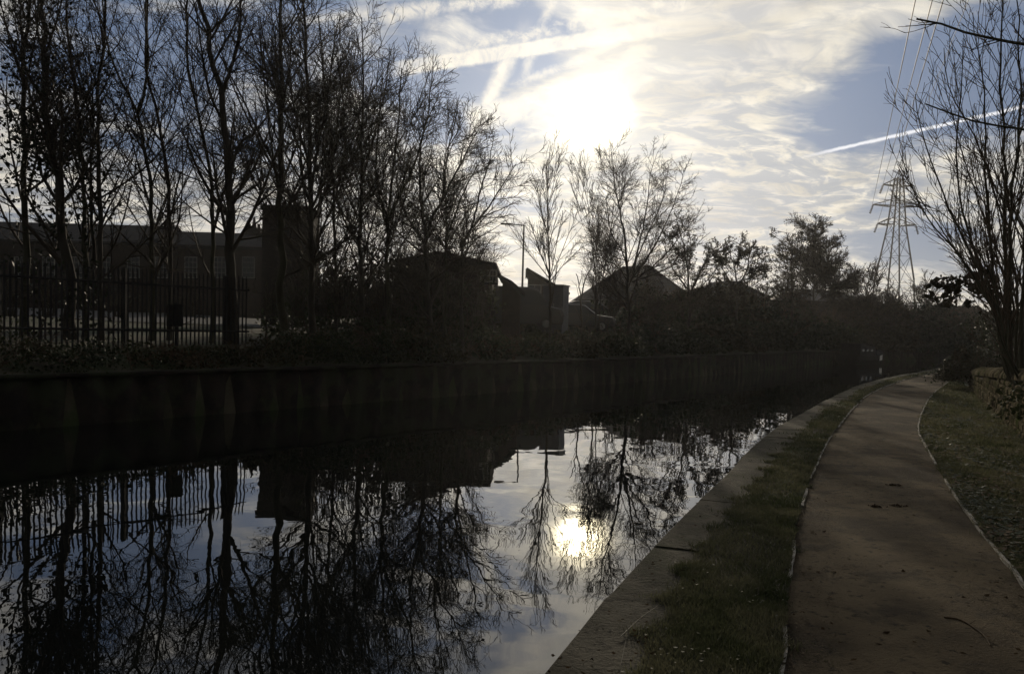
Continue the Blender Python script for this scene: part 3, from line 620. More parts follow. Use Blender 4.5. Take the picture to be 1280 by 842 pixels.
e, rf, ox = pitched('small_house', [(657,339),(659,337),(712,368)], 60, 9, 'small dark house with a steep single slope behind the slim young tree', wins=[(668,372,.9,.9)])
def hip(name, pts, d, depth, label, zg, wins=(), chim=None):
    """pts: eave-left, ridge-left, ridge-right, eave-right"""
    p = [XZ(x,y,d+ (depth/2 if 0<i<3 else 0)) for i,(x,y) in enumerate(pts)]; ox = (p[0][0]+p[3][0])/2; e = empty(name, (ox,d,zg), label=label, cat='house', group='low hip roofed houses beyond the far bank')
    q = [(x-ox, z-zg) for x,z in p]; a, b = q[0][0]-.3, q[3][0]+.3; he = (q[0][1]+q[3][1])/2
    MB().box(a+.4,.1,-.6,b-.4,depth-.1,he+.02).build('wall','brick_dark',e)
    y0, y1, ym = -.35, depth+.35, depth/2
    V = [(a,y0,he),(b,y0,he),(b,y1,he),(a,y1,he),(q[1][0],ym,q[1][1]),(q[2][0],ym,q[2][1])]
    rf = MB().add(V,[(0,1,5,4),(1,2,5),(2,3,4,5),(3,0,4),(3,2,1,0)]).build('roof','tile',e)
    if chim: MB().box(chim,ym-.3,q[1][1]-.5,chim+.8,ym+.3,q[1][1]+.55).build('chimney','brick_dark',rf)
    for x, z in wins: window(e, x, z, 1.2, 1.0, .1, 2, 1)
hip('house', [(722,384),(778,333),(812,331),(872,368)], 74, 9, 'largest hip roofed house, below the tree under the sun', 1.9, [(-4,.9),(-1,.9),(2.4,.9)])
hip('house', [(852,367),(893,352),(922,351),(962,374)], 78, 9, 'middle low hip roofed house beneath the round leafy tree', 1.9, [(-2.4,.9),(1.8,.9)])
hip('house', [(968,372),(1002,361),(1042,363),(1082,380)], 88, 9, 'farthest low roofed house near the pylon', 1.8, [(-2.6,.8),(1.8,.8)])
def kiosk():
    d = 42; x0, z1 = XZ(675,355,d); x1 = XZ(708,355,d)[0]; w = (x1-x0)*.8; e = empty('steel_kiosk', ((x0+x1)/2, d, 2.1), -.35, label='boxy blue grey steel cabinet behind the foot of the slim tree', cat='cabinet'); h = z1-2.1
    MB().box(-w/2,0,-.3,w/2,1.0,h-.07).build('body', M['kiosk'], e); MB().box(-w/2-.05,-.05,h-.07,w/2+.05,1.05,h).build('lid','steel',e)
    for s in (-1,1): dr = MB().box(s*w*.24-w*.21,-.03,.1,s*w*.24+w*.21,-.003,h-.2).build('door', M['kiosk'], e); MB().box(s*.06-.015,-.06,1.0,s*.06+.015,-.033,1.2).build('handle','steel',dr)
M['kiosk'] = mat('kiosk_paint', (.05,.06,.085), (.075,.085,.11), 3, .5)
kiosk()
# vehicles parked behind the far bank
M['car_silver'] = mat('silver_car_paint', (.10,.10,.105), None, rough=.25, metal=.5); M['car_dark'] = mat('dark_car_paint', (.05,.055,.07), None, rough=.25, metal=.3)
M['tyre'] = mat('tyre', (.02,.02,.02), None, rough=.8); M['lamp'] = mat('head_lamp', (.6,.6,.58), None, rough=.1)
def vehicle(name, loc, rz, m, label, cat, van=False):
    e = empty(name, loc, rz, label=label, cat=cat, group='vehicles parked behind the far bank'); me = M[m]
    if van: prof = [(-2.4,.3),(2.35,.3),(2.42,.75),(2.3,1.05),(1.65,1.2),(1.15,1.95),(.9,2.05),(-2.35,2.08),(-2.45,1.9)]; w = .92; gl = [(1.68,1.22),(1.2,1.88),(.35,1.86),(.35,1.22)]; wx = (-1.5,1.55)
    else: prof = [(-2.1,.3),(2.1,.3),(2.17,.62),(2.05,.82),(1.1,.93),(.45,1.40),(.1,1.46),(-1.0,1.45),(-1.45,1.30),(-1.95,.98),(-2.15,.85)]; w = .85; gl = [(1.02,.96),(.42,1.36),(-1.0,1.38),(-1.5,1.02)]; wx = (-1.3,1.35)
    b = MB(); n = len(prof)
    rows = [(-w,.93),(-w+.07,1.0),(w-.07,1.0),(w,.93)]; zc = .8; V = [(x*s, y, zc+(z-zc)*s) for y, s in rows for x, z in prof]
    Fc = [tuple(range(n-1,-1,-1)), tuple(3*n+i for i in range(n))]+[(j*n+i,j*n+(i+1)%n,(j+1)*n+(i+1)%n,(j+1)*n+i) for j in range(3) for i in range(n)]
    b.add([(x, y, z) for x,y,z in V], Fc).build('body', me, e)
    MB().prism([(x*.95,z*.985) for x,z in gl], -w+.0-.004, w+.004).build('side_glass','glass',e)
    k0 = 4 if van else 4; a, c = prof[k0], prof[k0+1]
    MB().add([(a[0]+.02,-w*.8,a[1]+.03),(a[0]+.02,w*.8,a[1]+.03),(c[0]+.03,w*.72,c[1]-.02),(c[0]+.03,-w*.72,c[1]-.02)],[(0,1,2,3)]).build('windscreen','glass',e)
    for x in wx:
        for s in (-1,1):
            t = MB().bar((x,s*(w-.2),.32),(x,s*(w+.01),.32),.32,k=18).build('wheel','tyre',e); MB().bar((x,s*(w+.012),.32),(x,s*(w+.03),.32),.19,k=12).build('rim','steel',t)
    for s in (-1,1):
        MB().box(2.08,s*.58-.16,.62,2.17,s*.58+.16,.74).build('headlight','lamp',e); MB().box(-2.2 if not van else -2.47,s*.62-.1,.72,-2.1,s*.62+.1,.9).build('tail_light', M['tail'], e)
M['tail'] = mat('tail_light', (.2,.01,.01), None, rough=.2)
q = P(641,375,41); vehicle('parked_van', (q[0],41,1.95), .1, 'car_silver', 'pale van whose roof shows beside the street lamp', 'van', True)
q = P(716,392,45); vehicle('parked_car', (q[0],45,1.92), .25, 'car_silver', 'silver car right of the steel cabinet, glinting in the sun', 'car')
q = P(738,380,52); vehicle('parked_car', (q[0],52,2.35), .1, 'car_silver', 'pale car under the left eave of the largest hip roofed house', 'car')
# street lamp
def lamp():
    x, z = XZ(655,281,69); zb = 2.4; e = empty('street_lamp', (x,69,zb), label='tall thin street lamp with a short arm to the left', cat='street lamp'); h = z-zb
    MB().bar((0,0,0),(0,0,1.4),.14,.12,10).bar((0,0,1.4),(0,0,h),.10,.065,10).build('pole','steel_dark',e)
    MB().bar((0,0,h-.05),(-1.1,0,h+.03),.05,.04,8).build('arm','steel_dark',e); MB().box(-1.9,-.14,h-.03,-1.05,.14,h+.09).build('lamp_head','steel_dark',e)
lamp()
# ------------------------------------------------------------------ palisade fence
def fence():
    s = np.r_[0, np.cumsum(np.linalg.norm(np.diff(FAR,axis=0),axis=1))]; off = FAR-NF*3.3
    i0 = int(np.argmin(np.linalg.norm(off-np.array([-13.5,12.5]),axis=1))); i1 = int(np.argmin(np.linalg.norm(off-np.array([-7.0,22.8]),axis=1)))
    c = off[i0:i1]; s = np.r_[0, np.cumsum(np.linalg.norm(np.diff(c,axis=0),axis=1))]; at = lambda q: np.array([np.interp(q,s,c[:,0]), np.interp(q,s,c[:,1])])
    z0 = 1.40; o = at(0); e = empty('palisade_fence', (*o, z0), label='tall dark palisade fence of close upright pales along the far bank', cat='fence')
    b = MB(); q = 0
    while q < s[-1]:
        p, t = at(q)-o, (at(q+.05)-at(q)); t = t/(np.linalg.norm(t)+1e-9); a, d = p-t*.024, p+t*.024; n_ = np.array((t[1],-t[0]))*.012
        b.add([(*(a+n_),-.1),(*(p-n_),-.1),(*(d+n_),-.1),(*(a+n_),1.72),(*(p-n_),1.72),(*(d+n_),1.72),(*(p),1.84)], [(0,1,4,3),(1,2,5,4),(2,0,3,5),(3,4,6),(4,5,6),(5,3,6)]); q += .118
    b.build('pales','steel_dark',e)
    for z in (.35,1.45):
        r = MB(); n = int(s[-1]/1.4)
        for k in range(n): a, d = at(s[-1]*k/n)-o, at(s[-1]*(k+1)/n)-o; r.bar((*a,z),(*d,z),.028,k=4)
        r.build('rail','steel_dark',e)
    q = 0
    while q < s[-1]: p = at(q)-o; MB().box(p[0]-.05,p[1]+.03,-.2,p[0]+.05,p[1]+.13,1.8).build('post','steel_dark',e); q += 2.75
    x = P(219,0,20.6); j = at(float(np.interp(219, [653+F*at(k)[0]/at(k)[1] for k in np.linspace(0,s[-1],60)], np.linspace(0,s[-1],60))))
    g = empty('blank_sign', (j[0], j[1]-.04, 1.4), -.45, label='blank backed dark sign board fixed to the palisade fence', cat='sign')
    MB().box(-.28,-.03,.45,.28,-.005,1.0).build('board','steel_dark',g); MB().bar((0,.02,-.1),(0,.02,1.05),.03,k=6).build('post','steel_dark',g)
fence()
# ------------------------------------------------------------------ pylon and its cables
M['steel_pylon'] = mat('weathered_pylon_steel', (.018,.018,.02), (.03,.03,.03), 1, .9, spec=.0)
def pylon():
    d = 230; k = d/F; x, _ = XZ(1120,300,d); base = .3; e = empty('electricity_pylon', (x,d,base), .10, label='tall steel lattice electricity pylon with three pairs of arms', cat='pylon')
    zz = lambda y: XZ(1122,y,d)[1]-base
    lv = [(0,8.6),(zz(350),7.2),(zz(283),3.4),(zz(257),2.6),(zz(234),1.9),(zz(222),1.5)]
    zs = [0]; 
    def wd(z): return np.interp(z, [a for a,_ in lv], [b for _,b in lv])/2
    b = MB(); top = zz(211)
    for sx in (-1,1):
        for sy in (-1,1):
            for (za,_),(zb,_) in zip(lv[:-1],lv[1:]): b.bar((sx*wd(za),sy*wd(za),za),(sx*wd(zb),sy*wd(zb),zb),.24,.19,5)
            b.bar((sx*wd(lv[-1][0]),sy*wd(lv[-1][0]),lv[-1][0]),(0,0,top),.12,.08,5)
    z = 0
    while z < lv[-1][0]-.5:
        h = max(2.2, wd(z)*2*1.0); zb = min(z+h, lv[-1][0]); a, c = wd(z), wd(zb)
        for sy in (-1,1):
            b.bar((-a,sy*a,z),(c,sy*c,zb),.065,k=4); b.bar((a,sy*a,z),(-c,sy*c,zb),.065,k=4); b.bar((sy*a,-a,z),(sy*c,c,zb),.065,k=4); b.bar((sy*a,a,z),(sy*c,-c,zb),.065,k=4)
            b.bar((-c,sy*c,zb),(c,sy*c,zb),.05,k=4)
        z = zb
    b.build('lattice_tower','steel_pylon',e)
    tips = []
    for y, w in ((232.5,21),(258,33),(281.5,26)):
        z = zz(y); L = w*k*.98; a = wd(z)
        for s in (-1,1):
            m_ = MB(); t = (s*L,0,z+.2)
            for sy in (-1,1): m_.bar((s*a,sy*a,z),t,.15,k=4); m_.bar((s*a,sy*a,z+1.9),t,.11,k=4)
            for f in (.3,.6): m_.bar((s*(a+(L-a)*f),-a*(1-f),z),(s*(a+(L-a)*f),a*(1-f),z),.06,k=4); m_.bar((s*(a+(L-a)*f),a*(1-f),z),(s*(a+(L-a)*f),a*(1-f),z+1.9*(1-f)),.06,k=4)
            m_.build('crossarm','steel_pylon',e)
            i_ = MB(); 
            for q in range(6): i_.bar((t[0]+s*.25*q*.5,0,z-.1-q*.36),(t[0]+s*.25*q*.5,0,z-.3-q*.36),.34,.22,8)
            i_.bar((t[0],0,z+.1),(t[0]+s*.6,0,z-2.3),.09,k=5); i_.build('insulator','steel_dark',e)
            tips.append(np.array((x+math.cos(.10)*(t[0]+s*.6), d+math.sin(.10)*(t[0]), base+z-2.3)))
    lab = {0:'topmost of the three cables off the pylon\'s left arms',2:'cable running from the pylon\'s longest middle left arm',4:'lowest of the three cables off the pylon\'s left arms'}
    for i, (px, py), dd in ((0,(1161,0),62),(2,(1141,0),62),(4,(1174,0),60),(-1,(1204,0),66)):
        A = tips[i] if i >= 0 else np.array((x,d,base+top)); B = P(px,py,dd); C = A+(B-A)*1.75; n = 40; t = np.linspace(0,1,n)[:,None]
        L = A+(C-A)*t; L[:,2] -= (4*1.2*(t*(1-t)))[:,0]-4*1.2*.571*.429*t[:,0]/.571*0
        tb = Tubes(); r = .04 if i >= 0 else .022; tb.add((L-A)[None], np.full((1,n),r), 5); V, Fc = tb.arrays()
        o = link_mesh('power_cable', V, Fc, 'cable'); o.location = A
        tag(o, lab.get(i, 'thin faint earth wire leading off the pylon\'s peak'), 'cable', 'cables strung from the pylon')
pylon()
# ------------------------------------------------------------------ stone wall by the towpath
M['stone'] = mat('wall_stone', (.050,.044,.030), (.170,.145,.100), 2.6, .95, .9, 26, .0, extra=patches((.040,.055,.018), 1.5, .48, .66, .85))
M['mortar'] = mat('wall_core', (.022,.019,.014), (.034,.03,.024), 6, .95, .4, 30, .1)
WA, WB = G(1281,550)[:2], G(1213,487)[:2]; wd_ = (WB-WA)/np.linalg.norm(WB-WA); wn = np.array([wd_[1], -wd_[0]]); WL = np.linalg.norm(WB-WA)
def stone_wall():
    r = random.Random(7); o = np.array((*(WA-wd_*14),ZP)); e = empty('stone_wall', o, math.atan2(wd_[1], wd_[0]), label='low coursed stone wall with rounded coping, mossy, right of the towpath', cat='wall')
    tot = WL+14+1.0; top = lambda q: np.interp(q, [0,14,14+WL,tot], [1.02,.90,.46,.40]); core = MB(); st = MB(); cp = MB()
    for k in range(int(tot)):  core.box(k,-.40,-.2,k+1,-.03,top(k+1)-.02)
    core.build('core','mortar',e)
    z = -.05; row = 0
    def stone(mb, x0, z0, x1, z1, y0, y1, c=.018):
        j = lambda a: a+r.uniform(-.006,.006); V = []
        for y, i in ((y0,abs(c)),(y0+c,0),(y1,0)):
            V += [(j(x0+i),j(y),j(z0+i)),(j(x1-i),j(y),j(z0+i)),(j(x1-i),j(y),j(z1-i)),(j(x0+i),j(y),j(z1-i))]
        mb.add(V, [(0,1,2,3)]+[(a+b,a+4+b,a+4+(b+1)%4,a+(b+1)%4) for a in (0,4) for b in range(4)]+[(11,10,9,8)])
    while z < 1.05:                                # local y points away from the path (left of travel), the face is at -y
        h = r.uniform(.12,.17); q = r.uniform(0,.3)
        while q < tot-.1:
            L = r.uniform(.2,.45)
            if z+h < top(q)+.05: stone(st, q+.006, z+.005, min(q+L,tot)-.006, z+h-.005, -.02+r.uniform(-.03,.01), -.20)if False else stone(st, q+.009, z+.008, min(q+L,tot)-.009, z+h-.008, .015+r.uniform(-.02,.015), -.12, -.022)
            q += L
        z += h
    st.build('stonework','stone',e)
    q = 0
    while q < tot:
        L = r.uniform(.28,.42); zt = top(q)+.02; w0, w1 = .05, -.45; n = 7; V = []
        hh = r.uniform(.14,.19); t0 = r.uniform(-.012,.012)
        prof = [(w0, zt)]+[((w0+w1)/2+(w0-w1)/2*math.cos(a), zt+.05+hh*math.sin(a)) for a in np.linspace(.12,math.pi-.12,n)]+[(w1,zt)]
        for i, xx in enumerate((q+.008, q+.03, q+L-.03, q+L-.008)):
            sh = .94 if i in (0,3) else 1
            V += [(xx, (w0+w1)/2+(y-(w0+w1)/2)*sh+t0, zt+(zz-zt)*sh+r.uniform(-.006,.006)) for y, zz in prof]
        k = len(prof); cp.add(V, [(i*k+j,(i+1)*k+j,(i+1)*k+(j+1)%k,i*k+(j+1)%k) for i in range(3) for j in range(k)]+[tuple(range(k-1,-1,-1)),tuple(range(3*k,4*k))]); q += L
    cp.build('coping','stone',e)
# the wall's local +y must face the path: its normal left of travel
stone_wall()
# ------------------------------------------------------------------ bushes
def bush(name, c, size, n, leaf, m, seed, label, cat='bush', group=None, stems=14, sm='twig_brown', lump=1.0, sr=.006):
    rng = np.random.default_rng(seed); c = np.array(c, float); size = np.array(size, float); e = empty(name, c, label=label, cat=cat, group=group)
    a = rng.normal(size=(n*2,3)); a /= np.linalg.norm(a,axis=1,keepdims=True); a[:,2] = np.abs(a[:,2]); rr = rng.uniform(.35,1.06,len(a))**.6
    k = 1+lump*.28*(wob(a[:,0]*2.2+seed,a[:,2]*3+a[:,1],1.7,seed)+.6*wob(a[:,1]*5,a[:,0]*5+a[:,2]*4,1.5,seed+9))
    q = a*(rr*k)[:,None]*size; w = wob(q[:,0]/size[0]*3+seed, q[:,1]*2, 1.3, seed+2)+wob(q[:,2]*3.1,q[:,0]*2.7,1.2,seed+3); q = q[w > -.42][:n]
    leaves(rng, q, leaf, m, 'foliage', e, np.zeros(3))
    ns = stems; th = rng.uniform(0,6.28,ns); b = np.zeros((ns,8,3)); d = np.stack([np.cos(th)*rng.uniform(.2,1,ns),np.sin(th)*rng.uniform(.2,1,ns),np.full(ns,1.0)],1)
    b[:,0,:2] = rng.normal(size=(ns,2))*size[:2]*.2; tgt = d/np.linalg.norm(d,axis=1,keepdims=True)*size*rng.uniform(.95,1.3,ns)[:,None]
    for j in range(1,8): f = j/7; b[:,j] = b[:,0]*(1-f)+tgt*f; b[:,j,2] -= 0; b[:,j] += rng.normal(size=(ns,3))*.05*size*f
    t = Tubes(); R = np.linspace(sr*3,sr,8)[None]*np.ones((ns,1)); t.add(b, R, 4)
    for lvl in range(2):
        b, R = spawn(rng, b, R, 3.5, .2, 1, .7, .4, 4, .03, .2, .7, sr); t.add(b, R, 3)
    V, Fc = t.arrays(); link_mesh('stems', V, Fc, sm, e); return e
def offpt(px, off, guess):                         # a place on the far bank seen at column px
    c = FAR-NF*off; k = 653+F*c[:,0]/np.maximum(c[:,1],.5); ok = (c[:,1] > 5); i = np.where(ok, np.abs(k-px), 1e9).argmin(); return c[i]
fb = [ # px, offset, half width, height, leaf count, kind, label
 (20,1.3,1.5,.75,'leaf_green','lowest dark bramble bank bush at the photo\'s left edge'), (85,1.2,1.3,.55,'ivy','dark ivy mound at the foot of the thick leaning tree'), (150,1.4,1.2,.5,'leaf_green','small bramble mound below the twin stemmed tree'),
 (215,1.3,1.1,.35,'leaf_brown','low brown bracken patch below the blank sign'), (262,1.5,1.2,.4,'leaf_green','low bramble right of the brown bracken patch'), (318,1.3,1.3,.55,'leaf_olive','olive bush on the bank before the large straight tree'),
 (368,1.6,1.5,.8,'leaf_green','bramble bush on the bank before the square brick tower'), (425,1.5,1.5,.85,'ivy','dark ivy bush right of the one before the brick tower'), (478,1.6,1.6,.95,'leaf_green','bramble bush below the pointed topped tree'), (528,1.5,1.6,.9,'leaf_olive','olive bush at the foot of the broad right leaning tree'),
 (575,1.6,1.5,.8,'leaf_green','bramble bush at the foot of the dome crowned tree'), (618,1.6,1.4,.65,'leaf_brown','brown bush right of the dome crowned tree'), (662,1.8,1.5,.6,'leaf_green','bramble left of the slim young tree\'s foot'), (705,1.6,1.7,.7,'leaf_olive','olive bush right of the slim young tree\'s foot'),
 (752,1.8,2.0,.9,'leaf_green','bramble bush below the small double stemmed tree'), (800,1.8,2.2,1.0,'ivy','ivy bush at the foot of the many stemmed tree'), (848,2.0,2.6,1.2,'leaf_green','broad bush below the leftmost leafy crown'), (890,2.2,3.0,1.4,'leaf_olive','broad olive bush below the middle low roof'),
 (930,2.4,3.4,1.7,'leaf_green','broad bush below the round topped leafy tree'), (965,2.6,3.6,1.9,'ivy','dark ivy bush left of the flat topped tree\'s foot'), (1000,2.6,4.0,2.2,'leaf_green','tall bush below the cone shaped leafy tree'), (1035,2.8,4.2,2.5,'leaf_olive','tall olive bush left of the moored boat'),
 (1070,2.8,4.2,2.9,'leaf_green','tall bush directly behind the moored boat'), (1100,3.0,4.5,3.2,'ivy','tall ivy bush below the pylon, right of the boat'), (1130,3.2,4.8,3.3,'leaf_green','tall bush at the canal bend right of the pylon'), (1160,3.4,5.0,3.4,'leaf_olive','tall olive bush before the path vanishes'), (1190,3.6,5.4,3.6,'leaf_green','rightmost tall bush where the path vanishes')]
for i, (px, off, hw, h, lm, lab) in enumerate(fb):
    c = offpt(px, off, 0); D = c[1]; n = int(np.clip(1500*hw*h, 900, 9000)); z = float(zfar(off, c[0], c[1]))
    bush('bank_bush', (c[0],c[1],z-.1), (hw,min(hw,1.6)*.9,h+.1), n, float(np.clip(D*.0048,.07,.3)), lm, 300+i, lab, group='bushes along the far bank', sr=float(np.clip(D*.00022,.004,.02)))
# hedge and scrub further back, each clump its own plant
back = [(640,44,2.4,1.5,'low dark scrub clump under the street lamp'),(690,50,2.6,1.2,'scrub clump behind the steel cabinet'),(765,48,3.2,1.5,'scrub clump before the largest hip roofed house'),(820,50,4.0,3.7,'rounded scrub clump right of the largest house'),(880,56,4.2,3.9,'scrub clump before the middle low roof'),
 (945,60,4.4,3.8,'scrub clump between the two right hand roofs'),(1010,66,4.4,2.5,'scrub clump before the farthest low roof'),(1090,74,4.4,3.6,'scrub clump before the pylon feet'),(1170,80,5.0,4.2,'tall scrub clump right of the pylon'),(556,33,2.4,2.6,'scrub clump before the dark shed'),(505,33,2.4,3.0,'scrub clump left of the dark shed'),(455,33,2.4,3.2,'scrub clump in the thicket right of the tower'),(408,33,2.2,3.3,'scrub clump close right of the brick tower')]
for i, (px, d, hw, h, lab) in enumerate(back):
    q = P(px,400,d); z = float(zfar(-side(FAR,NF,q[None,:2])[0], q[0], q[1]))
    bush('scrub_bush', (q[0],d,z-.1), (hw,1.8,h), int(2400+hw*h*250), float(d*.0050), ['leaf_green','leaf_olive','ivy'][i % 3], 400+i, lab, group='scrub behind the far bank', sr=d*.00022)
# a far belt of trees closing the horizon
def belt():
    rng = np.random.default_rng(9); n = 60000; px = rng.uniform(-260,1560,n); d = rng.uniform(118,135,n); x = (px-CX)/F*d
    top = 3.4+1.6*wob(px*.02,px*.05,1,3)+np.where(px > 1050, 2.0, 0); z = 1.2+top*rng.random(n)**.7
    leaves(rng, np.stack([x,d,z],1), 1.0, 'leaf_olive', 'distant_treeline', None, np.zeros(3), label='distant dark belt of trees closing the horizon', cat='trees', kind='stuff')
belt()
# brambles on and behind the stone wall
def wp(q, off): a = WA+wd_*q+wn*off; return a
wb = [(WL+.6,.0,(1.0,.9,1.0),.9,'leaf_olive','yellowish olive bush spilling over the far end of the stone wall'),(WL+2.6,.9,(1.7,1.5,2.3),.7,'leaf_green','tall bramble bush past the stone wall\'s end'),(WL-1.2,2.0,(1.05,1.8,1.75),.9,'ivy','dark glossy bush behind the far part of the wall'),
 (WL-4.2,2.6,(1.05,1.9,1.75),.9,'leaf_green','bramble bush behind the wall below the coppiced stems'),(WL-7.4,2.8,(1.05,1.9,1.35),.95,'ivy','dark bush behind the near part of the wall'),(WL-10.5,2.9,(1.2,1.9,1.2),1.0,'leaf_green','bramble bush behind the wall nearest the camera'),(WL-14,1.8,(2,1.3,1.1),1.0,'leaf_green','bramble clump behind the wall outside the frame')]
for i, (q, off, sz, z, lm, lab) in enumerate(wb):
    c = wp(q, off); bush('bramble_bush', (c[0],c[1],z-.15), sz, 5200, .085, lm, 500+i, lab, group='brambles along the stone wall', stems=22, sr=.004)
# drooping leafy spray in front of the sky
def spray():
    rng = np.random.default_rng(77); o = P(1262,420,16); e = empty('privet_spray', o, label='drooping leafy spray reaching left from the tall shrubby tree', cat='shrub'); t = Tubes(); pts = []
    for px in ([(1262,420),(1235,385),(1205,352),(1180,346),(1158,356)],[(1262,420),(1240,375),(1222,350),(1205,345),(1190,362)],[(1262,420),(1245,380),(1232,352),(1215,358)],[(1262,420),(1250,380),(1242,346),(1225,338),(1212,350)],[(1258,415),(1230,392),(1200,368),(1182,378)],[(1235,380),(1205,362),(1178,356),(1166,372)]):
        c = resample([P(x,y,16+rng.uniform(-.5,.3)) for x,y in px], 14); t.add((c-o)[None], np.linspace(.012,.004,14)[None], 4); pts.append(c[5:])
        b, R = spawn(rng, c[None], np.full((1,14),.006), 8, .45, 1, .8, .18, 4, -.12, .1, .8, .003); t.add(b-o, R, 3); pts.append(b.reshape(-1,3))
    V, Fc = t.arrays(); link_mesh('stems', V, Fc, 'twig_brown', e); q = np.concatenate(pts); k = rng.integers(0,len(q),520)
    leaves(rng, q[k]+rng.normal(size=(520,3))*.035-np.array((0,0,.03)), .13, 'leaf_olive', 'foliage', e, o)
spray()
# ------------------------------------------------------------------ verges
def scatter(n, cond, dmax, rng, dmin=1.0):
    out = []; tot = 0
    while tot < n:
        d = np.exp(rng.uniform(math.log(dmin), math.log(dmax), 60000)); x = d*rng.uniform(-.35,.95,60000); p = np.stack([x,d],1); keep = cond(p); out.append(p[keep]); tot += keep.sum()
    return np.concatenate(out)[:n]
NL, NR_ = normals(Lp), normals(Rp)
def grass(name, pts, hmin, hmax, wdt, rng, m, **kw):
    n = len(pts); th = rng.uniform(0,6.28,n); h = rng.uniform(hmin,hmax,n); lean = rng.normal(size=(n,2))*.5*h[:,None]; s = np.maximum(wdt, pts[:,1]*.0006)
    u = np.stack([np.cos(th),np.sin(th)],1)*s[:,None]; z = ZP-.025+zoff(pts); b = pts
    V = np.stack([np.c_[b-u,z],np.c_[b+u,z],np.c_[b+lean+u*.25,z+h],np.c_[b+lean-u*.25,z+h]],1).reshape(-1,3); i = np.arange(n)*4
    return link_mesh(name, V, np.stack([i,i+1,i+2,i+3],1), m, **kw)
rng = np.random.default_rng(21)
def zoff(p):
    dn = side(NEAR,NN,p); dl = side(Lp,NL,p); f = np.clip((dn-.43)/np.maximum(dn-.43-dl,.05),0,1); return np.where(dl < .1, .025+zv(f)-.006, 0)

def left_verge(p):
    dn = side(NEAR,NN,p); dl = side(Lp,NL,p); w = wob(p[:,0],p[:,1],4.5,11)
    return (dn > .43+.09*w-rng.exponential(.018,len(p))) & (dl < .015+.05*wob(p[:,0],p[:,1],7,3)+rng.exponential(.012,len(p))) & (dl < .13)
def right_verge(p):
    dr = side(Rp,NR_,p); a = (p-WA)@wn; return (dr > .0+.05*wob(p[:,0],p[:,1],6,4)-rng.exponential(.012,len(p))) & (a < -.02)
def patch(p, s, lo, seed): return wob(p[:,0]*1.0+wob(p[:,0],p[:,1],6,seed+70)*.2,p[:,1]+wob(p[:,0],p[:,1],5,seed+80)*.2,s*1.6,seed)+rng.normal(size=len(p))*.35 > lo
gl = scatter(105000, left_verge, 48, rng, 2.2); gl = gl[patch(gl,3.2,-.10,31)|(rng.random(len(gl)) < .35)]
grass('verge_grass', gl, .008, .045, .0028, rng, 'grass', label='short damp grass between the kerb and the towpath', cat='grass', kind='stuff')
gr = scatter(130000, right_verge, 48, rng, 2.2); gr = gr[patch(gr,2.2,-.30,32)|(rng.random(len(gr)) < .25)]
grass('verge_grass', gr, .015, .075, .0030, rng, 'grass', label='grass on the verge between the towpath and the stone wall', cat='grass', kind='stuff')
M['straw'] = mat('dry_grass', (.13,.11,.07), (.28,.25,.18), 8, .7)
ds = scatter(11000, lambda p: left_verge(p)|right_verge(p), 40, rng, 2.2); grass('dry_grass', ds, .008, .045, .0020, rng, 'straw', label='scattered dry bleached grass blades on both verges', cat='grass', kind='stuff')
def litter(name, n, cond, size, m, seed, dmax, **kw):
    r2 = np.random.default_rng(seed); p = scatter(n, cond, dmax, r2, 2.2); a = r2.uniform(0,6.28,n); s = size*r2.uniform(.5,1.3,n); z = ZP+zoff(p)*1.0+r2.uniform(.004,.03,n)*(.4 if dmax == 22 else 1)
    c, sn = np.cos(a)*s, np.sin(a)*s; q = r2.normal(size=(n,4))*.3*s[:,None]
    V = np.stack([np.c_[p[:,0]-c,p[:,1]-sn,z+np.abs(q[:,0])],np.c_[p[:,0]+sn*.6,p[:,1]-c*.6,z],np.c_[p[:,0]+c,p[:,1]+sn,z+np.abs(q[:,2])],np.c_[p[:,0]-sn*.6,p[:,1]+c*.6,z+np.abs(q[:,3])*.5]],1).reshape(-1,3); i = np.arange(n)*4
    return link_mesh(name, V, np.stack([i,i+1,i+2,i+3],1), m, **kw)
litter('leaf_litter', 5000, lambda p: right_verge(p)&patch(p,1.6,-.15,51), .028, 'leaf_brown', 61, 30, label='fallen brown leaves on the verge before the stone wall', cat='leaves', kind='stuff')
litter('ground_ivy', 7000, lambda p: right_verge(p)&patch(p,2.6,.05,52), .030, 'ivy', 62, 26, label='patches of dark low ivy leaves on the right verge', cat='ground cover', kind='stuff')
litter('weed_leaves', 260, lambda p: left_verge(p)&patch(p,3.4,.1,53), .010, 'leaf_green', 63, 16, label='small dark weed leaves in the grass beside the kerb', cat='ground cover', kind='stuff')
def onpath(p): return (side(Lp,NL,p) > .03)&(side(Rp,NR_,p) < -.03)
litter('path_litter', 1500, onpath, .010, 'leaf_brown', 64, 22, label='small crumbs of leaf and mud strewn on the towpath', cat='leaf litter', kind='stuff')
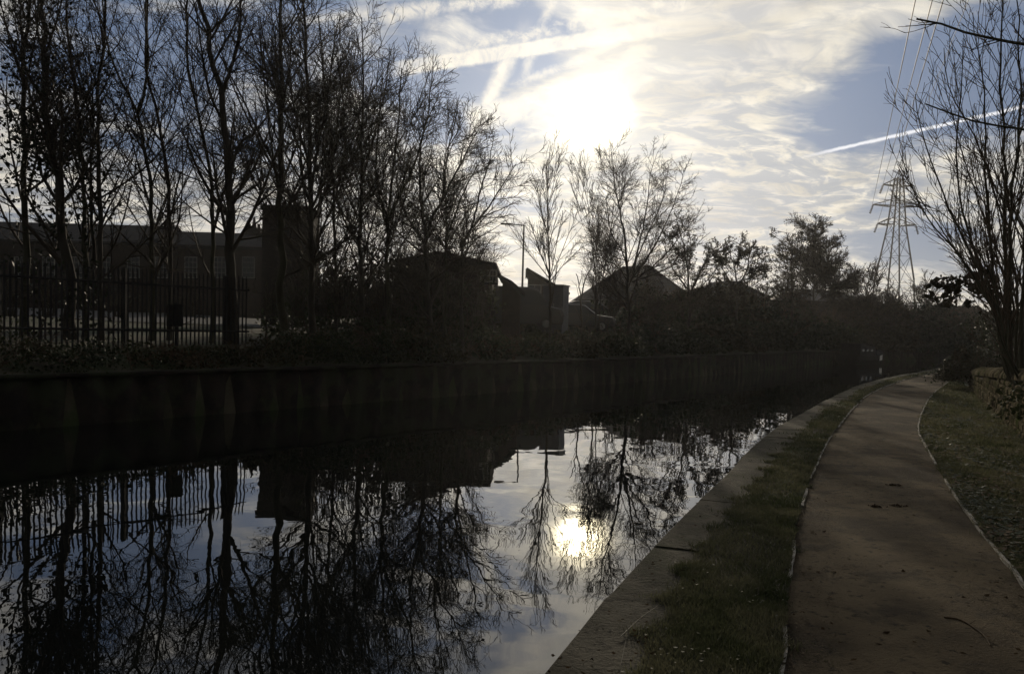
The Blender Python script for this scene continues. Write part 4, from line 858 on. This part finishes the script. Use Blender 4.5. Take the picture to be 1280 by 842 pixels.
def grit():
    r2 = np.random.default_rng(5); p = scatter(9000, lambda q: onpath(q)|((side(NEAR,NN,q) > .05)&(side(NEAR,NN,q) < .4)&(r2.random(len(q)) < .12)), 16, r2, 2.2); n = len(p)
    dn = side(NEAR,NN,p); z = np.where(dn < .45, ZP+.028, ZP+.010); s_ = r2.uniform(.0015,.0055,n); a = r2.uniform(0,6.28,(n,4))
    B = np.array([(1,0,-.2),(0,1,-.2),(-1,0,-.2),(0,-1,-.2),(0,0,.7)]); V = []
    c, q = np.cos(a[:,0]), np.sin(a[:,0]); k = r2.uniform(.6,1.3,(n,5,1)); Q = B[None]*k*s_[:,None,None]
    V = np.stack([Q[...,0]*c[:,None]-Q[...,1]*q[:,None]+p[:,0:1], Q[...,0]*q[:,None]+Q[...,1]*c[:,None]+p[:,1:2], Q[...,2]+z[:,None]],-1)
    i = np.arange(n)*5; F_ = np.concatenate([np.stack([i+j,i+(j+1)%4,i+4],1) for j in range(4)])
    link_mesh('grit', V.reshape(-1,3), F_, 'stone', label='small loose grit scattered on the towpath and kerb', cat='grit', kind='stuff')
grit()
# stones and straws
def stick(name, px, r0, r1, m, label, cat, lift=.01, z=ZP+.02, kinks=()):
    c = resample([G(x,y,z)+np.array((0,0,lift*k)) for k,(x,y) in enumerate(px)], 16); o = c[0].copy(); t = Tubes(); t.add((c-o)[None], np.linspace(r0,r1,16)[None], 6)
    for a, dx, dy in kinks: b = resample([c[a]-o, c[a]-o+np.array((dx,dy,.015))], 4); t.add(b[None], np.linspace(r1,r1*.5,4)[None], 4)
    V, Fc = t.arrays(); ob = link_mesh(name, V, Fc, m, smooth=True); ob.location = o; tag(ob, label, cat)
stick('fallen_twig', [(1180,771),(1200,774),(1219,785),(1232,796),(1238,806)], .006, .003, 'leaf_brown', 'thin curved twig lying on the towpath', 'twig', .0, kinks=((5,.05,.03),(10,-.03,.05)))
stick('dry_stalk', [(776,795),(800,775),(822,762)], .003, .0015, 'straw', 'dry stalk lying across the kerb stone', 'stalk', .012, ZP+.04)
stick('dry_stalk', [(905,820),(912,835),(916,850)], .0035, .002, 'straw', 'pale dry stalk in the grass at the photo\'s bottom edge', 'stalk', .02)
stick('dry_stalk', [(775,835),(782,812),(786,800)], .002, .001, 'straw', 'thin upright dry stalk at the kerb edge', 'stalk', .05)
for i, (px, py, s, lab) in enumerate([(1118,606,.035,'dark leaf clod, farther of the two near mid path'),(1122,632,.045,'dark leaf clod, nearer and larger of the two near mid path'),(1094,633,.02,'small dark clod left of the larger leaf clod')]):
    rg = np.random.default_rng(i); o = G(px,py,ZP+.018); e = empty('leaf_clod', o, label=lab, cat='leaf clod', group='leaf clods on the towpath'); leaves(rg, rg.normal(size=(60,3))*np.array((s,s*.7,.006)), .03, 'leaf_brown', 'leaves', e, np.zeros(3))
M['path_leaf'] = mat('wet_leaf', (.018,.012,.007), (.05,.032,.016), 9, .95, spec=.0)
litter('wet_leaves', 260, lambda q: onpath(q)&((side(Lp,NL,q) < .22)|(side(Rp,NR_,q) > -.22)|(rng.random(len(q)) < .25)), .020, 'path_leaf', 91, 24, label='dark wet leaves scattered along the towpath edges', cat='leaves', kind='stuff')
litter('kerb_litter', 240, lambda q: (side(NEAR,NN,q) > .18)&(side(NEAR,NN,q) < .45), .014, 'path_leaf', 92, 18, label='small dark leaves and crumbs on the canal kerb', cat='leaf litter', kind='stuff')
# ------------------------------------------------------------------ moored boat
M['hull'] = mat('boat_paint', (.012,.014,.016), (.022,.024,.027), 2, .8, spec=.1)
def boat():
    q = G(1096,454,0); e = empty('canal_boat', (q[0]-.66*3.4,q[1]-.75*3.4,0), math.atan2(.75,.66), label='small dark cabin boat with a pale curved bow, moored at the far bend', cat='boat')
    L = np.array([-3.2,-3.0,-2,-.5,1.0,2.0,2.7,3.2,3.45]); Wd = np.array([.80,.92,1.0,1.02,1.0,.86,.62,.32,.03]); sh = np.array([.72,.70,.66,.64,.68,.76,.86,.97,1.05]); V = []
    for x, w, s in zip(L, Wd, sh): V += [(x,-w,s),(x-.02,-w*.97,s*.5),(x-.08*(w < .7),-w*.72,.0),(x-.1*(w < .7),0,-.25),(x-.08*(w < .7),w*.72,.0),(x-.02,w*.97,s*.5),(x,w,s)]
    n = len(L); Fc = [(i*7+j,(i+1)*7+j,(i+1)*7+j+1,i*7+j+1) for i in range(n-1) for j in range(6)]+[tuple(range(7))]+[(i*7,i*7+6,(i+1)*7+6,(i+1)*7) for i in range(n-1)]
    link_mesh('hull', V, Fc, 'hull', e)
    V2 = []; Ls = L[4:]; k = len(Ls)
    for sg in (-1,1):
        b = [(x, sg*(w+.012), s+.03) for x,w,s in zip(Ls,Wd[4:],sh[4:])]+[(x, sg*(w*.985+.014), s*.42) for x,w,s in zip(Ls,Wd[4:],sh[4:])]
        V2.append((b, [(i,i+1,k+i+1,k+i) for i in range(k-1)]))
    m_ = MB(); [m_.add(b,f) for b,f in V2]; m_.build('bow_band','paint_white',e)
    g = MB(); [g.bar((L[i],s_*Wd[i],sh[i]+.02),(L[i+1],s_*Wd[i+1],sh[i+1]+.02),.04,k=5) for i in range(n-1) for s_ in (-1,1)]; g.build('gunwale','hull',e)
    c = MB().prism([(-2.4,.6),(1.3,.6),(.7,1.35),(-2.3,1.5)], -.72, .72).build('cabin', M['hull'], e)
    for x in (-1.8,-.9,0): MB().box(x-.18,-.735,1.0,x+.18,-.722,1.16).build('window','glass',c)
    MB().box(-2.5,-.78,1.50,-.1,.78,1.55).build('roof','hull',c)
boat()
# ------------------------------------------------------------------ thin volume added to stand in for veiling lens glare
def glare_haze():
    mt = bpy.data.materials.new('glare_haze'); mt.use_nodes = True; nt = mt.node_tree; nt.nodes.clear(); out = nt.nodes.new('ShaderNodeOutputMaterial'); v = nt.nodes.new('ShaderNodeVolumePrincipled')
    v.inputs['Color'].default_value = (.95,.95,.95,1); v.inputs['Density'].default_value = GLARE_HAZE; v.inputs['Anisotropy'].default_value = .71; nt.links.new(v.outputs[0], out.inputs['Volume'])
    M['glare_haze'] = mt; MB().box(-600,-600,-4,600,600,52).build('glare_haze', mt, kind='stuff')
GLARE_HAZE = 0.00027
if GLARE_HAZE: glare_haze()

for l, d in CHK:
    if d < 1.0 and d > -6: print('BANK', round(d,2), l)
